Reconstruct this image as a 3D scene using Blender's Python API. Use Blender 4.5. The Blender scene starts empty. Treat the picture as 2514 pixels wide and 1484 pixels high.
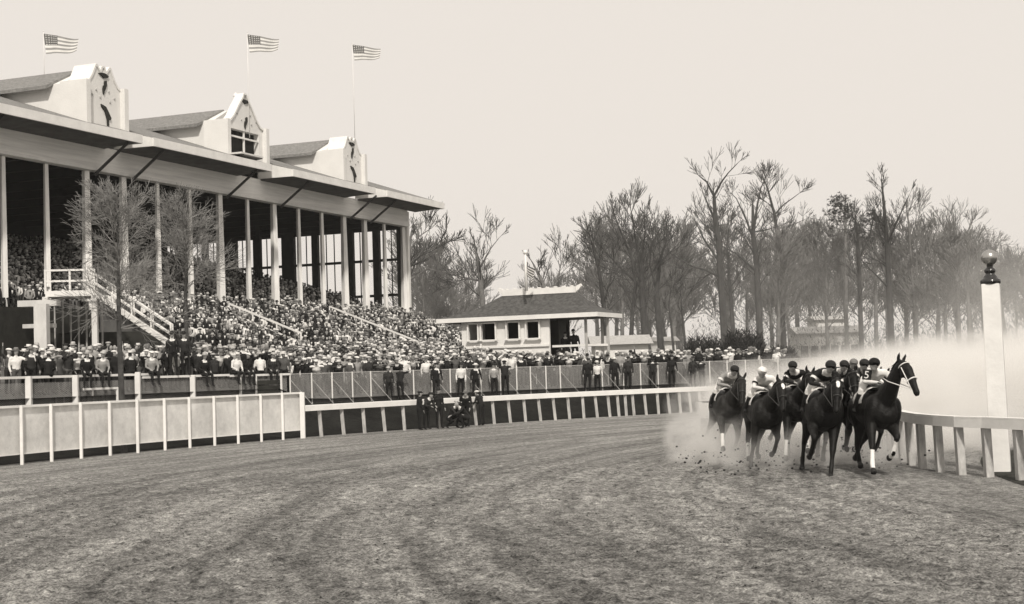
import bpy, bmesh, math, random
import numpy as np
from mathutils import Vector, Matrix, noise as mnoise
R = math.radians
sc = bpy.context.scene
col = sc.collection
rng = random.Random(7)

# ------------------------------------------------------------------ camera
F = 3600.0; CX, CY = 1257.0, 742.0; CAMH = 2.35
PITCH = math.atan(166/F); ROLL = R(1.8)
fwd = Vector((0, math.cos(PITCH), math.sin(PITCH)))
up0 = Vector((0, -math.sin(PITCH), math.cos(PITCH)))
rt0 = Vector((1, 0, 0))
rt = rt0*math.cos(ROLL) - up0*math.sin(ROLL)
up = rt0*math.sin(ROLL) + up0*math.cos(ROLL)
cam_d = bpy.data.cameras.new('camera'); cam = bpy.data.objects.new('camera', cam_d); col.objects.link(cam)
cam_d.sensor_width = 36; cam_d.lens = 36*F/2514; cam_d.clip_end = 3000; cam_d.clip_start = .1
M = Matrix((rt, up, -fwd)).transposed().to_4x4(); M.translation = Vector((0, 0, CAMH)); cam.matrix_world = M
sc.camera = cam
def at(px, py, Y):
    r = fwd + rt*((px-CX)/F) + up*((CY-py)/F)
    return Vector((0, 0, CAMH)) + r*(Y/r.y)
def proj(p):
    q = Vector(p)-Vector((0, 0, CAMH)); z = q.dot(fwd)
    return CX+F*q.dot(rt)/z, CY-F*q.dot(up)/z
def ground_x(px, Y, z=0.0):            # world x of image column px at depth Y and height z
    py = 900
    for _ in range(4):
        p = at(px, py, Y); py = proj((p.x, Y, z))[1]
    return at(px, py, Y).x

# ------------------------------------------------------------------ light
SUN = Vector((0.06, -0.72, 0.65)).normalized()
w = bpy.data.worlds.new("World"); sc.world = w; w.use_nodes = True
nt = w.node_tree; nt.nodes.clear()
o_ = nt.nodes.new('ShaderNodeOutputWorld'); bg = nt.nodes.new('ShaderNodeBackground')
sky = nt.nodes.new('ShaderNodeTexSky'); sky.sky_type = 'NISHITA'; sky.sun_disc = False
sky.sun_elevation = math.asin(SUN.z); sky.sun_rotation = math.atan2(SUN.x, SUN.y)
sky.dust_density = 6; sky.air_density = 1.5
bw = nt.nodes.new('ShaderNodeRGBToBW'); mr = nt.nodes.new('ShaderNodeMapRange')
mr.inputs[1].default_value = 0; mr.inputs[2].default_value = 12; mr.inputs[3].default_value = 7.6; mr.inputs[4].default_value = 8.5
mx = nt.nodes.new('ShaderNodeVectorMath'); mx.operation = 'MULTIPLY'; mx.inputs[1].default_value = (1.0, .93, .855)
nt.links.new(sky.outputs[0], bw.inputs[0]); nt.links.new(bw.outputs[0], mr.inputs[0])
nt.links.new(mr.outputs[0], mx.inputs[0]); nt.links.new(mx.outputs[0], bg.inputs[0])
bg.inputs[1].default_value = .107; nt.links.new(bg.outputs[0], o_.inputs[0])
sl = bpy.data.lights.new('sun', 'SUN'); sl.energy = 3.3; sl.angle = R(3.0); sl.color = (1, .94, .86)
so = bpy.data.objects.new('sun', sl); col.objects.link(so); so.rotation_euler = SUN.to_track_quat('Z', 'Y').to_euler()
sc.view_settings.view_transform = 'Standard'; sc.view_settings.look = 'None'
sc.view_settings.exposure = 0; sc.view_settings.gamma = 1
sc.cycles.volume_step_rate = 3; sc.cycles.volume_bounces = 6; sc.cycles.max_bounces = 8; sc.cycles.transparent_max_bounces = 24

# ------------------------------------------------------------------ materials
def L(m, a, b): m.node_tree.links.new(a, b)
def N(m, t, **kw):
    n = m.node_tree.nodes.new(t)
    for k, v in kw.items(): setattr(n, k, v)
    return n
def mat(name, v, rough=.75, var=.25, scale=3.0, bump=0.0, bscale=20, tint=(1, .985, .95), metal=0, spec=.3, vec=None):
    m = bpy.data.materials.new(name); m.use_nodes = True
    b = m.node_tree.nodes['Principled BSDF']; b.inputs['Roughness'].default_value = rough
    b.inputs['Metallic'].default_value = metal; b.inputs['Specular IOR Level'].default_value = spec
    g = N(m, 'ShaderNodeTexCoord'); nz = N(m, 'ShaderNodeTexNoise'); nz.inputs['Scale'].default_value = scale
    nz.inputs['Detail'].default_value = 6; nz.inputs['Roughness'].default_value = .65
    mp = N(m, 'ShaderNodeMapping')
    if vec: mp.inputs['Scale'].default_value = vec
    L(m, g.outputs['Object'], mp.inputs[0]); L(m, mp.outputs[0], nz.inputs['Vector'])
    r = N(m, 'ShaderNodeMapRange'); r.inputs[1].default_value = .3; r.inputs[2].default_value = .7
    r.inputs[3].default_value = v*(1-var); r.inputs[4].default_value = v*(1+var)
    L(m, nz.outputs[0], r.inputs[0])
    t = N(m, 'ShaderNodeVectorMath', operation='MULTIPLY'); t.inputs[1].default_value = tint
    L(m, r.outputs[0], t.inputs[0]); L(m, t.outputs[0], b.inputs['Base Color'])
    if bump:
        n2 = N(m, 'ShaderNodeTexNoise'); n2.inputs['Scale'].default_value = bscale; n2.inputs['Detail'].default_value = 5
        L(m, mp.outputs[0], n2.inputs['Vector'])
        bp = N(m, 'ShaderNodeBump'); bp.inputs['Strength'].default_value = bump; bp.inputs['Distance'].default_value = .05
        L(m, n2.outputs[0], bp.inputs['Height']); L(m, bp.outputs[0], b.inputs['Normal'])
    return m
W_ = mat('white_paint', .74, .6, .10, 1.3, .15, 9)
WB = mat('weathered_white_board', .62, .7, .22, 1.2, .3, 8, vec=(1, 1, .35))
WC = mat('column_paint', .78, .75, .2, 2.0, .3, 8, vec=(1, 1, .25))
FR = mat('frieze_board', .78, .7, .18, .7, .3, 5, vec=(.3, .3, 6))
ST = mat('stucco', .70, .85, .05, 1.2, .2, 14)
SLT = mat('roof_shingle', .20, .85, .35, 6, .5, 14)
SL2 = mat('dark_shingle', .075, .85, .5, 5, .6, 10)
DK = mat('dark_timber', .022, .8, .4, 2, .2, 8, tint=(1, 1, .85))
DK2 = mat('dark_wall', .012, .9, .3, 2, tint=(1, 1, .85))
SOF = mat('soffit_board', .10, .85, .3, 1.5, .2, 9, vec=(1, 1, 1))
IRON = mat('dark_iron', .05, .5, .3, 5)
CONC = mat('terrace_concrete', .10, .9, .35, 1.2, .3, 10)
GREYW = mat('grey_post_wood', .40, .8, .3, 6, .3, 20, vec=(1, 1, .3))
RAILF = mat('weathered_post_paint', .42, .8, .35, 7, .4, 22, vec=(1, 1, .3))
GLD = mat('black_gloss', .014, .18, .2, 4, spec=.8)
BALL = mat('gilded_ball', .40, .25, .2, 4, metal=.85)
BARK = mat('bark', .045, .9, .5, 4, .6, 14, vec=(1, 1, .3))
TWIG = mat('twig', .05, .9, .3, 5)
FBARK = mat('haze_paled_bark', .15, .95, .4, 4)  # haze fade and sunlight on the far trees put into a paler colour
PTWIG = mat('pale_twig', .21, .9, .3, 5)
PBARK = mat('sapling_bark', .06, .9, .5, 7, .5, 20)
PINE = mat('pine_needle', .035, .9, .5, 3)
BUSH = mat('bush_twig', .030, .95, .5, 3)
HOOF = mat('hoof', .02, .5, .2, 8)
MANE = mat('horse_hair', .010, .6, .4, 30)
SOCK = mat('white_leg_wrap', .72, .8, .1, 9)
LEATH = mat('leather', .04, .4, .2, 9)
SKIN = mat('skin', .30, .6, .12, 6)
HAIR = mat('hair', .03, .7, .3, 20)
def cl(name, v): return mat(name, v, .85, .22, 5, .3, 12)
CLO = {'black': cl('black_wool', .010), 'charcoal': cl('charcoal_wool', .024), 'grey': cl('grey_wool', .085),
       'pale grey': cl('pale_wool', .28), 'white': cl('white_cotton', .70)}
HATM = {'straw': cl('straw', .66), 'pale': cl('pale_felt', .40), 'grey': cl('grey_felt', .16), 'dark': cl('dark_felt', .02)}

TLIFT = .70
CC = Vector((37.0, 24.0)); RO = 55.2; RI = 28.4; RF = 62.0    # centre of the bend, outer rail, inner rail, wire fence radii
def polar(m):
    g = N(m, 'ShaderNodeNewGeometry'); s = N(m, 'ShaderNodeVectorMath', operation='SUBTRACT'); s.inputs[1].default_value = (CC.x, CC.y, 0)
    L(m, g.outputs['Position'], s.inputs[0]); x = N(m, 'ShaderNodeSeparateXYZ'); L(m, s.outputs[0], x.inputs[0])
    cxy = N(m, 'ShaderNodeCombineXYZ'); L(m, x.outputs[0], cxy.inputs[0]); L(m, x.outputs[1], cxy.inputs[1])
    le = N(m, 'ShaderNodeVectorMath', operation='LENGTH'); L(m, cxy.outputs[0], le.inputs[0])
    a = N(m, 'ShaderNodeMath', operation='ARCTAN2'); L(m, x.outputs[1], a.inputs[0])
    ng = N(m, 'ShaderNodeMath', operation='MULTIPLY'); ng.inputs[1].default_value = -1; L(m, x.outputs[0], ng.inputs[0])
    L(m, ng.outputs[0], a.inputs[1])
    return g.outputs['Position'], le.outputs['Value'], a.outputs[0], x.outputs[2]
def mul(m, a, k, op='MULTIPLY'):
    n = N(m, 'ShaderNodeMath', operation=op); L(m, a, n.inputs[0])
    if isinstance(k, (int, float)): n.inputs[1].default_value = k
    else: L(m, k, n.inputs[1])
    return n.outputs[0]
def rngmap(m, a, lo, hi, c, d):
    r = N(m, 'ShaderNodeMapRange'); L(m, a, r.inputs[0])
    for i, v in enumerate((lo, hi, c, d)): r.inputs[i+1].default_value = v
    return r.outputs[0]
def noise(m, vec, scale, det=6, rough=.6, dist=0):
    n = N(m, 'ShaderNodeTexNoise'); n.inputs['Scale'].default_value = scale; n.inputs['Detail'].default_value = det
    n.inputs['Roughness'].default_value = rough; n.inputs['Distortion'].default_value = dist; L(m, vec, n.inputs['Vector']); return n.outputs[0]
def track_mat():
    m = bpy.data.materials.new('harrowed_track_dirt'); m.use_nodes = True; b = m.node_tree.nodes['Principled BSDF']
    b.inputs['Roughness'].default_value = .95; b.inputs['Specular IOR Level'].default_value = .1
    pos, r, th, z = polar(m)
    cv = N(m, 'ShaderNodeCombineXYZ'); L(m, mul(m, r, .85), cv.inputs[0]); L(m, mul(m, th, 5.5), cv.inputs[1])
    st = noise(m, cv.outputs[0], .55, 5, .6, .9)
    cv2 = N(m, 'ShaderNodeCombineXYZ'); L(m, mul(m, r, 5), cv2.inputs[0]); L(m, mul(m, th, 14), cv2.inputs[1])
    st2 = noise(m, cv2.outputs[0], 1.0, 4, .6, .4)
    fine = noise(m, pos, 7, 8, .78); mid = noise(m, pos, 1.3, 5, .6); vf = noise(m, pos, 34, 3, .7)
    s = mul(m, rngmap(m, st, .38, .62, .74, 1.18), rngmap(m, st2, .3, .7, .93, 1.07))
    s = mul(m, s, rngmap(m, fine, .38, .62, .35, 1.65)); s = mul(m, s, rngmap(m, mid, .3, .7, .8, 1.2))
    s = mul(m, s, rngmap(m, vf, .35, .65, .45, 1.55)); gr = mul(m, mul(m, mul(m, r, 5.2), mul(m, noise(m, pos, .25, 2, .5), 9.0), 'ADD'), 0, 'SINE'); s = mul(m, s, rngmap(m, gr, -1, -.2, .80, 1.0))
    gr2 = mul(m, mul(m, mul(m, r, 19.0), mul(m, noise(m, pos, .5, 2, .5), 8.0), 'ADD'), 0, 'SINE'); s = mul(m, s, rngmap(m, gr2, -1, 1, .90, 1.05)); s = mul(m, s, .315)
    t = N(m, 'ShaderNodeVectorMath', operation='MULTIPLY'); t.inputs[1].default_value = (1, .985, .94)
    L(m, s, t.inputs[0]); L(m, t.outputs[0], b.inputs['Base Color'])
    h = mul(m, mul(m, fine, 1.0), mul(m, vf, .5), 'ADD')
    bp = N(m, 'ShaderNodeBump'); bp.inputs['Strength'].default_value = 1; bp.inputs['Distance'].default_value = .10
    L(m, h, bp.inputs['Height']); L(m, bp.outputs[0], b.inputs['Normal'])
    return m
TRK = track_mat()
def ground_mat(name, v, tint=(1, 1, .9), sc_=2.5):
    m = bpy.data.materials.new(name); m.use_nodes = True; b = m.node_tree.nodes['Principled BSDF']
    b.inputs['Roughness'].default_value = .95; b.inputs['Specular IOR Level'].default_value = .1
    g = N(m, 'ShaderNodeNewGeometry'); p = g.outputs['Position']
    f = noise(m, p, sc_*3, 6, .75); c = noise(m, p, sc_*.3, 5, .6)
    s = mul(m, mul(m, rngmap(m, f, .35, .65, .5, 1.5), rngmap(m, c, .35, .65, .6, 1.4)), v)
    t = N(m, 'ShaderNodeVectorMath', operation='MULTIPLY'); t.inputs[1].default_value = tint
    L(m, s, t.inputs[0]); L(m, t.outputs[0], b.inputs['Base Color'])
    bp = N(m, 'ShaderNodeBump'); bp.inputs['Strength'].default_value = 1; bp.inputs['Distance'].default_value = .12
    L(m, f, bp.inputs['Height']); L(m, bp.outputs[0], b.inputs['Normal'])
    return m
GRS = ground_mat('dry_grass', .055); BNK = ground_mat('dark_bank', .016); INF = ground_mat('infield_grass', .05)
LAWN = ground_mat('lawn', .12, sc_=1)
def veil_mat(name, v, op, pitch=0, transl=0):
    m = bpy.data.materials.new(name); m.use_nodes = True; nt = m.node_tree
    b = nt.nodes['Principled BSDF']; out = nt.nodes['Material Output']; b.inputs['Roughness'].default_value = .8
    pos, r, th, z = polar(m)
    nz = noise(m, pos, .9, 6, .7); nv_ = noise(m, pos, 4.5, 5, .8); s = mul(m, mul(m, rngmap(m, nz, .35, .65, .80, 1.10), rngmap(m, nv_, .3, .7, .88, 1.06)), v)
    t = N(m, 'ShaderNodeVectorMath', operation='MULTIPLY'); t.inputs[1].default_value = (1, .985, .95)
    L(m, s, t.inputs[0]); L(m, t.outputs[0], b.inputs['Base Color'])
    tr = N(m, 'ShaderNodeBsdfTransparent'); mixs = N(m, 'ShaderNodeMixShader')
    if pitch:
        u = mul(m, th, RF*math.pi*2/pitch); zz = mul(m, z, math.pi*2/pitch)
        a1 = mul(m, mul(m, u, zz, 'ADD'), 0, 'SINE'); a2 = mul(m, mul(m, u, zz, 'SUBTRACT'), 0, 'SINE')
        mxm = mul(m, a1, a2, 'MAXIMUM'); f = rngmap(m, mxm, 1-op*1.2, 1-op*1.2+.15, 0, 1)
        L(m, f, mixs.inputs[0])
    else: mixs.inputs[0].default_value = op
    L(m, tr.outputs[0], mixs.inputs[1])
    if transl:
        tl = N(m, 'ShaderNodeBsdfTranslucent'); L(m, t.outputs[0], tl.inputs[0]); m2 = N(m, 'ShaderNodeMixShader'); m2.inputs[0].default_value = transl
        L(m, b.outputs[0], m2.inputs[1]); L(m, tl.outputs[0], m2.inputs[2]); L(m, m2.outputs[0], mixs.inputs[2])
    else: L(m, b.outputs[0], mixs.inputs[2])
    L(m, mixs.outputs[0], out.inputs['Surface']); return m
CANV = veil_mat('canvas_screen', .80, .90, 0, .15)
WIRE = veil_mat('wire_mesh', .36, .30, .075)

# ------------------------------------------------------------------ mesh helpers
class MB:
    def __init__(s): s.v = []; s.f = []; s.m = []
    def add(s, vs, fs, mi=0):
        o = len(s.v); s.v += [tuple(p) for p in vs]; s.f += [tuple(i+o for i in f) for f in fs]; s.m += [mi]*len(fs); return s
    def box(s, c, d, ax=None, mi=0):      # centre, full dims, optional (ex,ey,ez) axes
        ex, ey, ez = ax or (Vector((1, 0, 0)), Vector((0, 1, 0)), Vector((0, 0, 1))); c = Vector(c)
        vs = [c+ex*(i*d[0]/2)+ey*(j*d[1]/2)+ez*(k*d[2]/2) for k in (-1, 1) for j in (-1, 1) for i in (-1, 1)]
        return s.add(vs, [(0, 2, 3, 1), (4, 5, 7, 6), (0, 1, 5, 4), (2, 6, 7, 3), (0, 4, 6, 2), (1, 3, 7, 5)], mi)
    def beam(s, a, b, w, h, mi=0, upv=Vector((0, 0, 1))):
        a = Vector(a); b = Vector(b); e = (b-a); l = e.length; e = e.normalized()
        if abs(e.dot(upv)) > .98: upv = Vector((1, 0, 0))
        y = upv.cross(e).normalized(); z = e.cross(y)
        return s.box((a+b)/2, (l, w, h), (e, y, z), mi)
    def tube(s, pts, rs, n=8, mi=0, cap=True, flat=None):
        pts = [Vector(p) for p in pts]; rings = []
        prev = None
        for i, p in enumerate(pts):
            t = (pts[min(i+1, len(pts)-1)]-pts[max(i-1, 0)])
            t = t.normalized() if t.length > 1e-6 else Vector((0, 0, 1))
            u = prev if prev is not None else (Vector((0, 1, 0)) if abs(t.y) < .9 else Vector((1, 0, 0)))
            u = (u-t*u.dot(t)); u = u.normalized() if u.length > 1e-5 else t.orthogonal().normalized()
            prev = u; v = t.cross(u); r = rs[i]
            ra, rb = (r, r) if isinstance(r, (int, float)) else r
            rings.append([p+u*(math.cos(2*math.pi*k/n)*ra)+v*(math.sin(2*math.pi*k/n)*rb) for k in range(n)])
        vs = [q for g in rings for q in g]; fs = []
        for i in range(len(pts)-1):
            for k in range(n): fs.append((i*n+k, i*n+(k+1) % n, (i+1)*n+(k+1) % n, (i+1)*n+k))
        if cap: fs.append(tuple(range(n))[::-1]); fs.append(tuple((len(pts)-1)*n+k for k in range(n)))
        return s.add(vs, fs, mi)
    def ell(s, c, r, nu=10, nv=6, mi=0, ax=None):
        ex, ey, ez = ax or (Vector((1, 0, 0)), Vector((0, 1, 0)), Vector((0, 0, 1))); c = Vector(c); vs = [c+ez*r[2]]
        for i in range(1, nv):
            a = math.pi*i/nv
            for k in range(nu):
                b = 2*math.pi*k/nu; vs.append(c+ex*(r[0]*math.sin(a)*math.cos(b))+ey*(r[1]*math.sin(a)*math.sin(b))+ez*(r[2]*math.cos(a)))
        vs.append(c-ez*r[2]); fs = []
        for k in range(nu): fs.append((0, 1+k, 1+(k+1) % nu))
        for i in range(nv-2):
            for k in range(nu): a = 1+i*nu; fs.append((a+k, a+nu+k, a+nu+(k+1) % nu, a+(k+1) % nu))
        a = 1+(nv-2)*nu
        for k in range(nu): fs.append((a+k, len(vs)-1, a+(k+1) % nu))
        return s.add(vs, fs, mi)
    def prism(s, poly, off, mi=0):       # poly: list of points, extruded by vector off
        n = len(poly); poly = [Vector(p) for p in poly]
        vs = poly+[p+off for p in poly]
        return s.add(vs, [tuple(range(n))[::-1], tuple(range(n, 2*n))]+[(i, (i+1) % n, n+(i+1) % n, n+i) for i in range(n)], mi)
    def mesh(s, name, mats, smooth=False):
        me = bpy.data.meshes.new(name); me.from_pydata(s.v, [], s.f); me.validate()
        for m in (mats if isinstance(mats, (list, tuple)) else [mats]): me.materials.append(m)
        if len(me.polygons) == len(s.m): me.polygons.foreach_set('material_index', s.m)
        if smooth: me.polygons.foreach_set('use_smooth', [True]*len(me.polygons))
        bm = bmesh.new(); bm.from_mesh(me); bmesh.ops.recalc_face_normals(bm, faces=bm.faces); bm.to_mesh(me); bm.free()
        return me
    def build(s, name, mats, parent=None, smooth=False, bevel=0):
        return link(name, s.mesh(name, mats, smooth), parent, bevel)
def link(name, me, parent=None, bevel=0):
    o = bpy.data.objects.new(name, me); col.objects.link(o)
    if parent:
        o.parent = parent
        if parent.get('_off') is not None: pass
    if bevel:
        b = o.modifiers.new('bevel', 'BEVEL'); b.width = bevel; b.segments = 2; b.limit_method = 'ANGLE'
    return o
def tag(o, label=None, cat=None, group=None, kind=None):
    if label: o['label'] = label
    if cat: o['category'] = cat
    if group: o['group'] = group
    if kind: o['kind'] = kind
    return o
def empty(name, loc, rz=0):
    """children are modelled in world coordinates, so the inverse matrix keeps them in place"""
    o = bpy.data.objects.new(name, None); col.objects.link(o); o.location = loc; o.rotation_euler = (0, 0, rz); o.empty_display_size = .3
    return o
def wchild(o, parent):                 # parent a world-space mesh object under an empty at its base
    o.parent = parent; o.matrix_parent_inverse = (Matrix.Translation(parent.location) @ Matrix.Rotation(parent.rotation_euler[2], 4, 'Z')).inverted(); return o
def part(mb, name, mats, parent, smooth=False, bevel=0): return wchild(mb.build(name, mats, None, smooth, bevel), parent)
def sub(o, parent): o.parent = parent; return o   # parent mesh whose own matrix is identity
def np_mesh(name, V, FQ, MI, mats, smooth=False):
    me = bpy.data.meshes.new(name); nv = len(V); nf = len(FQ); me.vertices.add(nv); me.vertices.foreach_set('co', np.asarray(V, dtype=np.float32).ravel())
    k = FQ.shape[1]; me.loops.add(nf*k); me.loops.foreach_set('vertex_index', FQ.astype(np.int32).ravel()); me.polygons.add(nf)
    me.polygons.foreach_set('loop_start', np.arange(0, nf*k, k, dtype=np.int32)); me.polygons.foreach_set('material_index', np.asarray(MI, dtype=np.int32))
    if smooth: me.polygons.foreach_set('use_smooth', np.ones(nf, dtype=bool))
    for m in mats: me.materials.append(m)
    me.update(calc_edges=True); me.validate(); return me
def remesh(mb, name, vox, mats, chooser, smooth_it=4):
    me = bpy.data.meshes.new('tmp'); me.from_pydata(mb.v, [], mb.f)
    bm = bmesh.new(); bm.from_mesh(me); bmesh.ops.recalc_face_normals(bm, faces=bm.faces); bm.to_mesh(me); bm.free()
    o = bpy.data.objects.new('tmp', me); col.objects.link(o)
    r = o.modifiers.new('r', 'REMESH'); r.mode = 'VOXEL'; r.voxel_size = vox; r.use_smooth_shade = True
    if smooth_it:
        s = o.modifiers.new('s', 'SMOOTH'); s.iterations = smooth_it; s.factor = .5
    dg = bpy.context.evaluated_depsgraph_get(); dg.update(); ev = o.evaluated_get(dg)
    res = bpy.data.meshes.new_from_object(ev); res.name = name
    bpy.data.objects.remove(o); bpy.data.meshes.remove(me)
    res.materials.clear()
    for m in mats: res.materials.append(m)
    if chooser:
        n = len(res.polygons); c = np.empty(n*3, dtype=np.float32); res.polygons.foreach_get('center', c); c = c.reshape(-1, 3)
        res.polygons.foreach_set('material_index', chooser(c).astype(np.int32))
    res.polygons.foreach_set('use_smooth', [True]*len(res.polygons))
    return res
def segdist(c, a, b):
    a = np.array(a, dtype=float); b = np.array(b, dtype=float); d = b-a; t = np.clip(((c-a)@d)/max(d@d, 1e-9), 0, 1)
    return np.linalg.norm(c-(a+t[:, None]*d), axis=1)

# ------------------------------------------------------------------ ground
def bend(r, th, z=0.0):                # th measured from -x axis, clockwise towards +y
    return Vector((CC.x-r*math.cos(th), CC.y+r*math.sin(th), z))
def th_of(px, r, z=0.0):               # angle on a ring seen at image column px
    lo, hi = -0.3, 1.45
    f = lambda t: proj(bend(r, t, z))[0]
    for _ in range(50):
        m_ = (lo+hi)/2
        if f(m_) < px: lo = m_
        else: hi = m_
    return (lo+hi)/2
def sstep(x): x = max(0, min(1, x)); return x*x*(3-2*x)
def terr(r, t=0.8):
    if r < RO+.5: return 0
    if r < RF-.23: return 1.12*sstep((r-RO-.5)/(RF-.75-RO))
    return 1.30+min(1.6, max(0, r-RF)*.105)*(1-sstep((t-.93)/.14))+.55*(1-sstep((t-TLIFT)/.03))
def annulus(name, r0, r1, m, dz=0, nr=24, nth=160, flat=False, t0=-1.2, t1=2.6):
    vs = []; fs = []
    for i in range(nr+1):
        r = r0+(r1-r0)*i/nr
        for j in range(nth+1): t = t0+(t1-t0)*j/nth; vs.append(bend(r, t, (0 if flat else terr(r, t))+dz))
    for i in range(nr):
        for j in range(nth): a = i*(nth+1)+j; fs.append((a, a+1, a+nth+2, a+nth+1))
    return MB().add(vs, fs).build(name, m)
g = MB().add([(-1500, -300, -.02), (1500, -300, -.02), (1500, 2500, -.02), (-1500, 2500, -.02)], [(0, 1, 2, 3)]).build('ground', LAWN); tag(g, 'open ground reaching to the horizon', kind='structure')
tk = MB(); vs = [];
tk.add([(-60, -25, -.008), (60, -25, -.008), (60, 46, -.008), (-60, 46, -.008)], [(0, 1, 2, 3)])
tag(tk.build('track_apron', TRK), 'dirt surface in the foreground', kind='structure')
tag(annulus('track', RI-.5, RO+.6, TRK, .0, 26, 200, True), 'harrowed dirt racetrack curving round the bend', kind='structure')
tag(annulus('infield', 0.5, RI-.3, INF, .006, 10, 120, True), 'rough dark grass inside the inner rail', kind='structure')
tag(annulus('bank', RO+.55, RF-.25, BNK, .004, 16, 160), 'dark grass bank between rail and wire fence', kind='structure')
tag(annulus('terrace', RF-.22, RF+22, CONC, .008, 20, 160), 'sloping spectator apron behind the wire fence', kind='structure')
tag(annulus('lawn', RF+22, RF+260, LAWN, .004, 20, 160), 'grass beyond the spectators', kind='structure')

# loose clods on the track
def clods():
    r = np.random.RandomState(3); n = 45000
    Y = 12+r.rand(n)**1.5*30; X = (r.rand(n)-.5)*Y*.86; s = (.006+.014*r.rand(n)**3)*(.6+Y/30)
    base = np.array([(1, 0, -.3), (-.5, .87, -.3), (-.5, -.87, -.3), (0, 0, .8)]); V = np.zeros((n, 4, 3))
    an = r.rand(n)*6.28; ca, sa = np.cos(an), np.sin(an)
    for k in range(4):
        b = base[k]*(1); j = 1+.5*(r.rand(n)-.5)
        V[:, k, 0] = X+s*j*(b[0]*ca-b[1]*sa); V[:, k, 1] = Y+s*j*(b[0]*sa+b[1]*ca); V[:, k, 2] = s*b[2]*j*.55+.060*np.clip((42-Y)/10, 0, 1)
    Fq = np.array([(0, 1, 3), (1, 2, 3), (2, 0, 3)]); FQ = (np.arange(n)[:, None, None]*4+Fq[None]).reshape(-1, 3)
    keep = np.linalg.norm(V.mean(1)[:, :2]-np.array([CC.x, CC.y]), axis=1); ok = (keep < RO-2.3) & (keep > RI+2.6) & (r.rand(n) < np.clip((31-Y)/9, 0, 1)) & (r.rand(n) < np.clip((keep-RI-2.6)/3, 0, 1))
    idx = np.repeat(ok, 3); me = np_mesh('loose_clods', V.reshape(-1, 3), FQ[idx], np.repeat(r.rand(n) < .13, 3)[idx].astype(int), [TRK, BNK])
    tag(link('loose_clods', me), 'loose clods of soil scattered over the track', 'soil', kind='stuff')
clods()
def tilth():
    r = np.random.RandomState(12); Ys = 11.5*np.exp(np.arange(560)*.00235); U = np.linspace(-.40, .40, 1150); YY, UU = np.meshgrid(Ys, U, indexing='ij'); X = UU*YY; Y = YY
    def vn(cell, seed):
        g = np.random.RandomState(seed).rand(512, 512); x = X/cell+1000; y = Y/cell+1000; xi = np.floor(x).astype(int); yi = np.floor(y).astype(int); fx = x-xi; fy = y-yi; fx = fx*fx*(3-2*fx); fy = fy*fy*(3-2*fy)
        a = g[xi % 512, yi % 512]; b = g[(xi+1) % 512, yi % 512]; c = g[xi % 512, (yi+1) % 512]; d = g[(xi+1) % 512, (yi+1) % 512]; return (a*(1-fx)+b*fx)*(1-fy)+(c*(1-fx)+d*fx)*fy
    h = .030*vn(.055, 1)+.050*vn(.13, 2)**2+.055*vn(.33, 3)+.05*vn(1.1, 4)
    rr = np.hypot(X-CC.x, Y-CC.y); h *= .7+.6*vn(2.3, 6)
    m_ = np.clip((RO-.6-rr)/1.5, 0, 1)*np.clip((rr-RI-1.2)/1.5, 0, 1)*np.clip((42-Y)/10, 0, 1)*np.clip((Y-11.5)/.5, 0, 1)
    Zz = -.015+(h)*m_*np.clip(1.15-Y/60, .3, 1)
    V = np.stack([X, Y, Zz], -1).reshape(-1, 3); ny, nx = X.shape; idx = np.arange(ny*nx).reshape(ny, nx); FQ = np.stack([idx[:-1, :-1], idx[:-1, 1:], idx[1:, 1:], idx[1:, :-1]], -1).reshape(-1, 4)
    keep = (m_.reshape(-1)[FQ].min(1) > .0); me = np_mesh('track_tilth', V, FQ[keep], np.zeros(keep.sum()), [TRK], True)
    tag(link('track_tilth', me), 'loose harrowed soil of the track near the camera', kind='structure')
tilth()

# ------------------------------------------------------------------ grandstand frame
vp = at(2700, 863, 100)-Vector((0, 0, CAMH)); D = Vector((vp.x, vp.y, 0)).normalized(); Nn = Vector((D.y, -D.x, 0)); Z = Vector((0, 0, 1))
p0 = at(112, 385, 75); P0 = Vector((p0.x, p0.y, 0))
BAY = 3.18
for _ in range(30):
    x13 = proj(P0+D*(13*BAY)+Z*13.7)[0]; BAY *= 1+(988-x13)/3000
print('BAY', BAY, 'coltop z', p0.z, [round(proj(P0+D*(k*BAY)+Z*13.7)[0]) for k in range(0, 14)], [round(proj(P0+D*(k*BAY)+Z*13.7)[1]) for k in range(0, 14)])
def S(k, t, z): return P0+D*(k*BAY)+Nn*t+Z*z
AX = (D, Nn, Z)
KL = -5.0; KR = 13.0; ZC = 13.7
def zb(t): return 6.3-.40*t if t > 0 else 6.3-.27*t
TF = 10.6
gs = empty('grandstand', S(4, 0, 0)); tag(gs, 'long open grandstand with white columns, projecting eaves and three ornamental gables', 'grandstand')
# stepped seating deck
mb = MB()
def deck(t0, t1, step):
    n = int((t1-t0)/step)
    for i in range(n):
        a = t0+i*step; z = zb(a+step)
        mb.box(S((KL+KR)/2, a+step/2, z-.6), ((KR-KL)*BAY, step, 1.2), AX)
deck(-21.6, 0, .8); K0 = KL; KL = 1.15; deck(0, TF, .8); KL = K0
part(mb, 'seating_deck', CONC, gs)
# columns
for k in range(-4, 14):
    big = k in (1, 2, 5, 7, 10, 11, 13)
    wd = .36 if big else .23
    m1 = MB(); zt = ZC-.02; zbm = zb(0)-.1
    m1.tube([S(k, 0, zbm), S(k, 0, (zbm+zt)/2), S(k, 0, zt)], [wd*.78, wd*.70, wd*.56], 4)
    part(m1, 'column', WC, gs)
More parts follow.
